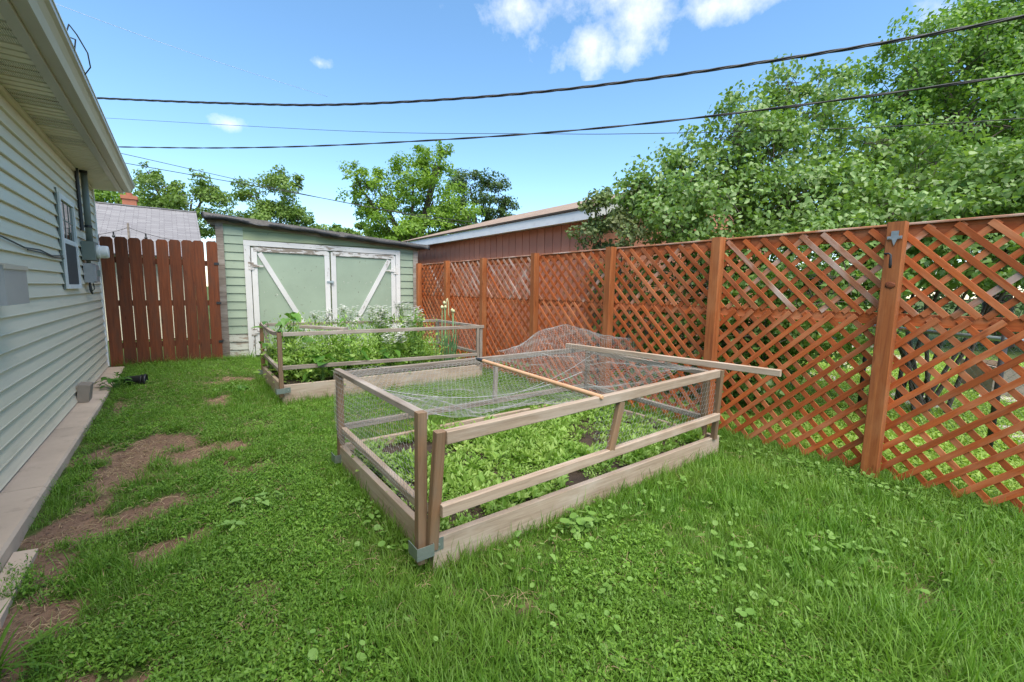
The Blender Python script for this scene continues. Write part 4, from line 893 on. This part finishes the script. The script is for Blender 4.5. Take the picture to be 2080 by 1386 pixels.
# big-leaved plants in the far bed
bl_me = np_mesh('leaf', np.vstack([(HV*[1, 1.05, 1.2])]), HF, None, True); bl_me.materials.append(M_BIGLEAF)
def bigplant(label, x, y, h, n, ls, z0=.17):
    r = thing('broad_leaf_plant', label, 'plant', (x, y, z0), group='big-leaved plants in the farther bed')
    m = MB(); tips = []
    for i in range(n):
        a = random.uniform(0, 6.28); hh = h*random.uniform(.4, 1.05); rr = random.uniform(.05, .17)*(1.3-hh/h*.7)
        tip = Vector((x+rr*math.cos(a), y+rr*math.sin(a), z0+hh)); tips.append((tip, a))
        m.tube([(x, y, z0), (x+rr*.3*math.cos(a), y+rr*.3*math.sin(a), z0+hh*.6), tip], [.006, .005, .003], 5, False)
    m.build('stem', M_STEM, r, smooth=True)
    for tip, a in tips:
        sz = ls*random.uniform(.65, 1.15)
        Mt = Matrix.Translation(tip) @ Matrix.Rotation(a+random.gauss(0, .5), 4, 'Z') @ Matrix.Rotation(random.uniform(-.3, .7), 4, 'Y') @ Matrix.Rotation(random.gauss(0, .3), 4, 'X') @ Matrix.Scale(sz, 4)
        obj('leaf', bl_me, None, r, Mt)
for lab, x, y, h, n, ls in (('broad-leaved plant rising highest at the left end of the farther bed', 1.12, 6.15, .80, 12, .17), ('small broad-leaved shoot leaning out over the left rail of the farther bed', .93, 6.6, .70, 7, .12), ('broad-leaved plant below the short plank on the farther bed', 1.35, 5.62, .36, 14, .20),
        ('leafy plant just right of the short plank in the farther bed', 1.75, 6.0, .80, 14, .13), ('broad-leaved plant at the front middle of the farther bed', 1.75, 5.6, .40, 12, .15), ('leafy plant standing before the right shed door brace', 2.45, 6.4, .78, 14, .12), ('leafy plant under the front rail near the middle of the farther bed', 2.2, 5.65, .42, 12, .13)):
    bigplant(lab, x, y, h, n, ls)
# flowering stems
def flowering(label, x, y, h, nst, spread):
    r = thing('flowering_plant', label, 'plant', (x, y, .17), group='white-flowering greens in the farther bed')
    st = MB(); C, A, fl = [], [], []
    for i in range(nst):
        a = random.uniform(0, 6.28); e = spread*random.uniform(.3, 1); hh = h*random.uniform(.75, 1.05); top = Vector((x+e*math.cos(a), y+e*math.sin(a), .17+hh))
        p = [Vector((x, y, .17)).lerp(top, t)+Vector((random.gauss(0, .008), random.gauss(0, .008), 0)) for t in (0, .35, .7, 1)]; st.tube(p, [.005, .004, .003, .002], 4, False)
        for k in range(9):
            t = random.uniform(.2, .85); C.append(p[0].lerp(top, t)); b = random.uniform(0, 6.28); A.append((math.cos(b), math.sin(b), .4))
        for k in range(15):
            q_ = top+Vector((random.gauss(0, .036), random.gauss(0, .036), random.uniform(-.07, .035))); fl.append(q_); st.tube([top-Vector((0, 0, .05)), q_], .0012, 3, False)
    st.build('stem', M_STEM, r)
    n = len(C); v, f, rr = leaves(np.array(C), np.array(A), np.tile([0, 0, 1.], (n, 1))+.2*rng.normal(size=(n, 3)), rng.uniform(.04, .08, n), LV*[1, 1.8, 1], LF); obj('leaves', np_mesh('leaves', v, f), M_SALAD, r, kind='stuff')
    Cf, Af = [], []
    for q_ in fl:
        b0 = random.random()
        for k in range(4): b = b0+k*1.571; Cf.append(q_); Af.append((math.cos(b), math.sin(b), .25))
    n = len(Cf); v, f, rr = leaves(np.array(Cf), np.array(Af), np.tile([0, 0, 1.], (n, 1)), rng.uniform(.018, .028, n), DV*[1, 1.6, 1], DF); obj('blossom', np_mesh('blossom', v, f), M_PETAL, r, kind='stuff')
for lab, x, y, h, n, sp_ in (('white flower head standing over the short plank', 1.55, 6.3, .90, 5, .14), ('white-flowering stems between the short plank and the shed door gap', 1.95, 6.5, .84, 8, .2), ('white-flowering stems in front of the shed doors, middle of the bed', 2.25, 6.25, .84, 9, .22),
        ('white-flowering stems at the back of the farther bed below the door brace', 2.55, 6.7, .82, 9, .2), ('tall white-flowering stems right of the door brace', 2.85, 6.45, .92, 8, .2), ('low white-flowering stems at the front rail of the farther bed', 2.35, 5.8, .62, 8, .2), ('white-flowering stems just left of the pea vine', 2.75, 6.05, .80, 7, .18)):
    flowering(lab, x, y, h*1.04, int(n*1.8), sp_)
# pea vine
pv = thing('pea_vine', 'tall bright green pea vine climbing through the front rail', 'plant', (2.6, 5.6, .17)); m = MB(); C = []; A = []
for i in range(9):
    a = random.uniform(0, 6.28); p = [Vector((2.62+.06*math.cos(a)+random.gauss(0, .03), 5.62+.05*math.sin(a), .17+t*random.uniform(.95, 1.08)*.21)) for t in range(5)]
    m.tube(p, .003, 4, False)
    for k in range(26): t = random.uniform(.3, 3.95); j = int(t); q_ = p[j].lerp(p[j+1], t-j); b = random.uniform(0, 6.28); C.append(q_); A.append((math.cos(b), math.sin(b), random.uniform(-.1, .8)))
m.build('stem', M_STEM, pv); n = len(C); v, f, rr = leaves(np.array(C), np.array(A), np.tile([0, 0, 1.], (n, 1))+.4*rng.normal(size=(n, 3)), rng.uniform(.035, .065, n), OV, OF); obj('leaves', np_mesh('leaves', v, f), M_ROUND, pv, kind='stuff')
# onions
on = thing('onion_plants', 'clump of upright blue-green onion stalks with seed heads', 'onions', (3.15, 5.75, .17))
for i in range(26):
    x, y = 3.15+random.gauss(0, .09), 5.78+random.gauss(0, .07); a = random.uniform(0, 6.28); ln = random.uniform(.0, .22); h = random.uniform(.35, .75); q_ = 1.
    top = Vector((x+ln*math.cos(a), y+ln*math.sin(a), .17+h)); o = MB().tube([(x, y, .16), (x+ln*.25*math.cos(a), y+ln*.25*math.sin(a), .17+h*.5), top], [.011, .009, .0025], 6, False).build('stalk', M_ONION, on, smooth=True)
M_HEAD = plain('onion_seed_head', (.45, .46, .24), (.55, .53, .32), 20, .8)
for i, (x, y, h) in enumerate([(3.10, 5.75, .98), (3.16, 5.82, 1.04), (3.22, 5.72, .92), (3.28, 5.8, .93), (3.02, 5.7, .98)]):
    o = MB().tube([(x, y, .16), (x+.01, y, .5), (x+.02*(-1)**i, y, .16+h-.06)], [.009, .008, .005], 6).build('stalk', M_ONION, on, smooth=True); lump('seed_head', (x+.02*(-1)**i, y, .16+h-.05), (.022, .022, .026), M_HEAD, o, seed=i)
MB().tube([(3.16, 5.8, 1.05), (3.165, 5.8, 1.20), (3.18, 5.8, 1.22), (3.195, 5.8, 1.15), (3.20, 5.8, .98), (3.22, 5.8, .93)], .007, 6).build('stalk', M_HEAD, on, smooth=True)

# separate weeds in the lawn
def weed(label, x, y, n, ln, h, TVx=HV, TFx=HF, mat=M_BIGLEAF):
    r = thing('weed_plant', label, 'weed', (x, y, gz(x, y)), group='larger weeds in the lawn'); me = np_mesh('leaf', TVx*1.0, TFx, None, True); me.materials.append(mat); m = MB()
    for i in range(n):
        a = random.uniform(0, 6.28); rr = random.uniform(.02, 1)*ln*2.0; tip = Vector((x+rr*math.cos(a), y+rr*math.sin(a), gz(x, y)+h*random.uniform(.3, 1)))
        m.tube([(x, y, gz(x, y)), tip], .003, 4, False)
        obj('leaf', me, None, r, Matrix.Translation(tip) @ Matrix.Rotation(a, 4, 'Z') @ Matrix.Rotation(random.uniform(-.2, .6), 4, 'Y') @ Matrix.Scale(ln*random.uniform(.6, 1.1), 4))
    m.build('stem', M_STEM, r)
weed('bushy leafy weed growing against the black pot', -.70, 7.25, 34, .085, .20); weed('grey-green leafy weed in the lawn beside the farther bed', .52, 6.45, 26, .06, .10)
weed('pale broad-leaved weed on the lawn left of the nearer bed', .30, 2.98, 9, .065, .08, mat=M_ROUND); weed('pair of pale leaves on the lawn left of the bed corner', .17, 2.69, 6, .06, .07, mat=M_ROUND)
weed('leafy weed with round leaves against the front board of the nearer bed', 1.72, 1.62, 20, .06, .11, RV, RF, M_ROUND); weed('large pale leaves at the bottom edge of the lawn', 1.22, 1.02, 7, .07, .06, mat=M_ROUND)
def grass_clump(label, x, y, n, h):
    r = thing('grass_clump', label, 'grass clump', (x, y, gz(x, y))); me = blades(n, h, .011, .02, 1.5); me.materials.append(M_GRASS); obj('blades', me, None, r, Matrix.Translation((x, y, gz(x, y))), kind='stuff')
grass_clump('coarse grass clump beside the ledge at the lower left', -.62, 2.22, 44, .26); grass_clump('small grass tuft at the foot of the left shed door', .98, 9.2, 16, .3)

# ------------------------------------------------------------------ trees and shrubs
def crown_leaves(lobes, n, size, sig, TV, TF, up=.6, clumpk=14):
    vol = np.array([l[3]*l[3]*l[4] for l in lobes])**.75; cnt = (n*vol/vol.sum()).astype(int)+1; C, O, cl = [], [], []
    for (x, y, z, a, b), k in zip(lobes, cnt):
        nc = max(5, int(clumpk*(a*b)**.35))
        d = rng.normal(size=(nc, 3)); d /= np.linalg.norm(d, axis=1, keepdims=True); rr = rng.uniform(.3, 1, (nc, 1))**.5; cc = d*rr*[a, a, b]
        for c_ in cc: cl.append((Vector((x, y, z)), Vector((x, y, z))+Vector(c_)))
        pick = rng.integers(0, nc, k); g = rng.normal(size=(k, 3)); g *= (rng.random((k, 1))**.4)/(np.linalg.norm(g, axis=1, keepdims=True)+1e-6)
        p = cc[pick]+g*sig*np.array([a, a, b*.8])*rng.uniform(.5, 1.2, (nc, 1))[pick]; C.append(p+[x, y, z]); O.append(p+g*.3)
    C = np.vstack(C); O = np.vstack(O); O /= np.linalg.norm(O, axis=1, keepdims=True)+1e-6; m_ = len(C)
    Nn = O*.5+[0, 0, up]+.55*rng.normal(size=(m_, 3)); A = np.cross(Nn, rng.normal(size=(m_, 3)))+[0, 0, -.35]
    return C, A, Nn, size*rng.uniform(.6, 1.25, m_), cl
def tree(name, label, cat, base, lobes, n, size, mat, tr, sig=.42, TV=DV, TF=DF, group=None, singles=0, multi=1, up=.6, twig=.012, clumpk=14, cuts=None):
    r = thing(name, label, cat, base, group=group); b = Vector(base)
    C, A, Nn, S, cl = crown_leaves(lobes, n, size, sig, TV, TF, up, clumpk)
    if cuts is not None: k = cuts(C); C, A, Nn, S = C[k], A[k], Nn[k], S[k]
    m = MB(); ctr = Vector(np.mean([l[:3] for l in lobes], axis=0)); zmin = min(l[2]-l[4] for l in lobes); fork = Vector((b.x*.6+ctr.x*.4, b.y*.6+ctr.y*.4, max(b.z+.4, b.z+(zmin-b.z)*.85)))
    if multi == 1: m.tube([b-Vector((0, 0, .2)), b.lerp(fork, .5)+Vector((tr*.4, 0, 0)), fork], [tr*1.2, tr, tr*.85], 9, False)
    for l in lobes:
        c_ = Vector(l[:3]); st = fork if multi == 1 else b+Vector((random.gauss(0, .12), random.gauss(0, .12), -.1)); mid = st.lerp(c_, .55)+Vector((random.gauss(0, .05), random.gauss(0, .05), .12))*l[3]
        m.tube([st, mid, c_], [tr*.6, tr*.42, tr*.22], 6, False)
    for c_, e in cl:
        dl = (e-c_).length; j0 = c_+Vector((random.gauss(0, .3), random.gauss(0, .3), random.uniform(-.6, .1)))*dl
        m.tube([j0, j0.lerp(e, .5)+Vector((random.gauss(0, .06), random.gauss(0, .06), .06))*dl, e], [twig*1.6, twig, twig*.5], 4, False)
    m.build('trunk', M_BARK, r, smooth=True)
    if singles:
        # the leaves that show largest (nearest the yard) stand as leaves of their own
        dist = np.linalg.norm(C-np.array([2.5, 1.0, 1.5]), axis=1)-.8*(C[:, 2] > 1.9); ix = np.argsort(dist)[:singles]; lm = np_mesh('leaf', TV*1.0, TF, None, True); lm.materials.append(M_LILACL if mat == M_LILAC else mat)
        for i in ix:
            a = Vector(A[i]).normalized(); bb = Vector(Nn[i]).cross(a).normalized(); zz = a.cross(bb); s_ = float(S[i])
            obj('leaf', lm, None, r, Matrix(((a.x*s_, bb.x*s_, zz.x*s_, C[i][0]), (a.y*s_, bb.y*s_, zz.y*s_, C[i][1]), (a.z*s_, bb.z*s_, zz.z*s_, C[i][2]), (0, 0, 0, 1))))
        k = np.ones(len(C), bool); k[ix] = False; C, A, Nn, S = C[k], A[k], Nn[k], S[k]
    v, f, rr = leaves(C, A, Nn, S, TV, TF); obj('crown', np_mesh('crown', v, f, rr), mat, r, kind='stuff'); return r
BK = 'trees beyond the fences'
tree('maple_tree', 'light green tree crown peeping over the grey roof by the chimney', 'tree', (-2.6, 35.5, 0), [(-2.6, 35.5, 6.2, 2.2, 1.0), (-4.2, 35.5, 6.3, 1.8, 1.0), (-.9, 35, 5.8, 1.2, .6)], 9000, .19, M_TREEB, .2, group=BK)
tree('maple_tree', 'maple tree behind the grey roof with wires crossing its top', 'tree', (.4, 28, 0), [(-.38,28.8,6.23,1.11,1.24),(.77,27.84,5.64,1.49,1.11),(-.93,29.33,6.96,.50,.62),(1.4,27.46,6.27,.74,.74),(.71,27.73,4.53,1.6,.62),(-.2,28.3,5.1,1.0,.7)], 10000, .16, M_TREEA, .15, group=BK, sig=.45)
tree('maple_tree', 'round-topped maple tree just right of the shed roof peak', 'tree', (3.9, 24, 0), [(3.19,24.74,5.61,1.18,1.06),(4.33,23.89,5.75,1.06,1.06),(3.88,24.05,4.46,1.5,.83),(4.65,23.5,4.71,.8,.71),(2.68,26.24,4.57,1.1,.7),(5.4,23.2,4.0,.5,.5)], 11000, .15, M_TREEA, .15, group=BK, sig=.45)
tree('ash_tree', 'bright yellow-green tree rising behind the shed', 'tree', (10.4, 23, 0), [(8.11,25.01,7.12,1.03,1.14),(9.05,24.22,6.6,1.35,1.49),(10.6,23.15,7.31,1.35,1.62),(11.62,22.51,8.27,1.22,1.08),(11.39,22.38,6.12,2.03,1.49),(9.41,23.76,5.27,1.62,1.22),(12.43,21.48,5.33,1.49,1.08),(8.36,24.63,5.79,.81,.81),(10.88,22.55,4.63,2.43,.81),(11.99,22.34,8.94,.49,.54),(10.2,22.8,4.0,2.6,.9)], 24000, .17, M_TREEB, .22, group=BK, sig=.4, clumpk=16)
tree('oak_tree', 'darker green tree behind the bright tree, above the garage roof', 'tree', (15.6, 24.3, 0), [(15.23,24.77,7.89,1.26,1.26),(16.33,23.85,7.29,1.26,1.42),(16.78,23.38,6.36,.95,.95),(14.78,24.93,6.63,1.26,1.26),(16.0,24,5.6,1.8,.9)], 10000, .18, M_TREEC, .2, group=BK, sig=.4)
tree('far_tree', 'low far tree showing over the middle of the shed roof', 'tree', (9.4, 32, 0), [(8.6,32.0,5.2,1.3,.75),(10.0,31,5.0,1.3,.7),(7.6,33,4.6,1.2,.6)], 5000, .2, M_TREEA, .15, group=BK)
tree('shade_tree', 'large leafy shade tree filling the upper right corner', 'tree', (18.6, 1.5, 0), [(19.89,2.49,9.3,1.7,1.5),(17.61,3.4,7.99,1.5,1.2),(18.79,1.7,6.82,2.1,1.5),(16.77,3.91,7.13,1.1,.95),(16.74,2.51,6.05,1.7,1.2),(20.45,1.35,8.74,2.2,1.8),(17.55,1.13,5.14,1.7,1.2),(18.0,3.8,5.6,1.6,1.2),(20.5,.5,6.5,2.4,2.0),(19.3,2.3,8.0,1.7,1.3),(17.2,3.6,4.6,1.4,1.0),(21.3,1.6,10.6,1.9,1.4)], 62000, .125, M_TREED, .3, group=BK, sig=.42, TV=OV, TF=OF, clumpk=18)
LG = 'lilac shrubs behind the lattice fence'
cutf = lambda C: C[:, 0] > np.where(C[:, 2] < 1.85, 4.75, 4.14)
L1 = [(5.2,3.37,3.02,.38,.38),(5.23,2.9,2.52,.78,.57),(4.75,3.11,2.24,.45,.36),(6.11,2.69,3.03,.69,.69),(6.78,2.53,3.75,.55,.5),(7.06,2.38,4.15,.33,.33),(6.71,2.78,4.19,.38,.27),(6.04,3.07,3.61,.39,.39),(5.92,2.23,2.4,.76,.53),(6.91,2.08,3.05,.63,.57),(4.95,3.24,1.44,.6,.55),(5.3,2.64,1.57,.7,.66),(5.66,2.07,1.69,.72,.62),(4.9,2.74,.83,.68,.34),(5.4,2.2,.9,.6,.38)]
L1 += [(5.2,3.9,.8,.5,.6),(5.2,3.2,.6,.5,.5),(5.2,2.6,.5,.5,.45),(5.3,2.0,.6,.5,.5),(5.2,4.3,1.4,.4,.6),(4.8,3.75,2.6,.32,.3),(5.05,3.6,2.8,.36,.32),(5.5,3.2,2.75,.5,.45),(6.4,2.5,2.6,.6,.5),(5.7,2.9,3.3,.45,.4),(6.3,2.85,3.5,.45,.4),(4.95,3.6,2.55,.42,.4),(5.15,3.4,2.15,.5,.42),(4.95,2.2,.9,.6,.6),(5.0,1.6,1.5,.55,.6),(4.75,3.5,.9,.5,.7),(5.5,1.5,1.2,.5,.5),(4.8,2.7,1.5,.45,.6)]
tree('lilac_bush', 'tall lilac bush standing up over the middle of the lattice fence', 'bush', (5.9, 2.6, 0), L1, 50000, .055, M_LILAC, .04, sig=.5, TV=HV, TF=HF, group=LG, singles=290, multi=2, twig=.0035, clumpk=34, cuts=cutf)
L2 = [(6.38,1.51,2.46,.66,.50),(7.26,1.29,2.95,.59,.47),(6.73,.85,2.36,.6,.47),(6.84,.53,2.47,.55,.45),(6.78,.28,2.14,.5,.43),(6.01,1.61,2.11,.54,.36),(6.16,1.11,2.03,.61,.34),(7.02,1.77,3.24,.43,.30),(6.03,1.54,1.68,.59,.42),(6.4,.7,1.72,.64,.30),(7.6,.2,2.5,.7,.6)]
tree('lilac_bush', 'broad lilac bush over the right end of the lattice fence', 'bush', (6.9, 1.1, 0), L2, 22000, .058, M_LILAC, .04, sig=.5, TV=HV, TF=HF, group=LG, singles=290, multi=2, twig=.0035, clumpk=34, cuts=cutf)
L3 = [(4.5,3.99,2.37,.34,.30),(4.52,3.65,2.16,.32,.28),(4.45,4.1,2.1,.27,.24),(4.75,3.74,2.5,.27,.24),(4.55,3.9,1.75,.30,.28)]
tree('small_shrub', 'small olive green shrub in front of the garage end, left of the lilac', 'bush', (4.6, 3.9, 0), L3, 3600, .055, M_SHRUB, .025, sig=.5, TV=OV, TF=OF, multi=2, twig=.004, clumpk=22, cuts=cutf)
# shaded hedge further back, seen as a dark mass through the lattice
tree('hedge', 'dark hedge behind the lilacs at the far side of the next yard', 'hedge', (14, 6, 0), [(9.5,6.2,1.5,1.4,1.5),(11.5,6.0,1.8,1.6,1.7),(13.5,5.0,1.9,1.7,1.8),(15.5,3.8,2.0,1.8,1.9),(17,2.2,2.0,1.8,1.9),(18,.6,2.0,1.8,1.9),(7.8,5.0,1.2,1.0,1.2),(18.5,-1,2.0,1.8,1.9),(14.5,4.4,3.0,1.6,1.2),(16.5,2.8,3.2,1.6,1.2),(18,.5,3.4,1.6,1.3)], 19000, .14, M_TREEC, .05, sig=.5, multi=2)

# ------------------------------------------------------------------ overhead wires
def spline(P, n=14):
    P = [Vector(p) for p in P]; o = []
    for i in range(len(P)-1):
        a, b, c_, d_ = P[max(i-1, 0)], P[i], P[i+1], P[min(i+2, len(P)-1)]
        for k in range(n):
            t = k/n; o.append(.5*((2*b)+(c_-a)*t+(2*a-5*b+4*c_-d_)*t*t+(3*b-a-3*c_+d_)*t**3))
    return o+[P[-1]]
def twisted(name, label, P, r, n, lay, off):
    r_ = thing(name, label, 'cable', P[0], group='overhead wires'); S = spline(P, 22); s_ = 0
    for k in range(n):
        q_ = []; s_ = 0
        for i, p in enumerate(S):
            if i: s_ += (S[i]-S[i-1]).length
            t = (S[min(i+1, len(S)-1)]-S[max(i-1, 0)]).normalized(); u_ = t.cross(Vector((0, 0, 1))).normalized(); v_ = u_.cross(t); a = s_/lay*6.283+k*6.283/n
            q_.append(p+(u_*math.cos(a)+v_*math.sin(a))*off)
        MB().tube(q_, r, 6).build('strand', M_WIREB, r_, smooth=True)
W2 = [(-1.93, 14.03, 4.34), (-.84, 12.42, 4.15), (.76, 9.89, 3.85), (2.24, 7.47, 3.62), (3.95, 4.63, 3.43), (5.01, 2.56, 3.33), (5.8, .54, 3.24), (6.3, -1.0, 3.2)]
W3 = [(-2.75, 20.56, 6.67), (-1.45, 18.24, 6.24), (3.06, 10.17, 4.73), (4.9, 5.75, 3.92), (5.34, 4.11, 3.59), (5.98, 1.92, 3.21), (6.25, .55, 2.99), (6.41, -.48, 2.86)]
twisted('service_cable', 'thick twisted black service cable, uppermost across the sky', [(-1.6, 13.4, 5.25), (-1.1, 12.76, 5.14), (.83, 10.23, 4.75), (2.41, 7.97, 4.43), (4.4, 5.18, 4.25), (6.04, 2.53, 4.2), (7.09, .72, 4.24), (7.9, -.9, 4.36)], .010, 3, 1.1, .0115)
twisted('service_cable', 'second twisted black cable below the thick one', W2, .0075, 2, 1.3, .006)
for lab, P, r in (('thin wire running level between the two twisted cables', W3, .0045), ('upper of the two thin wires slanting down over the shed trees', [(-3, 25.6, 7.0), (-1.56, 24.71, 6.68), (5.95, 20.03, 5.02), (11.23, 17.18, 4.35), (15, 14.5, 3.8)], .012),
        ('lower of the two thin wires slanting down over the shed trees', [(-3, 25.6, 6.6), (-1.52, 24.62, 6.3), (4.94, 20.83, 5.25), (10.87, 17.45, 4.23), (15, 14.2, 3.6)], .014), ('faint pale wire high in the upper left of the sky', [(-6, 20.2, 10.4), (-2.56, 20.92, 10.19), (.02, 21.48, 10.13), (2.7, 21.97, 10.13), (6, 22.4, 10.15)], .006)):
    tag(MB().tube(spline(P, 8), r, 6).build('overhead_wire', M_GALV if 'pale' in lab else M_WIREB, smooth=True), lab, 'wire', 'overhead wires')
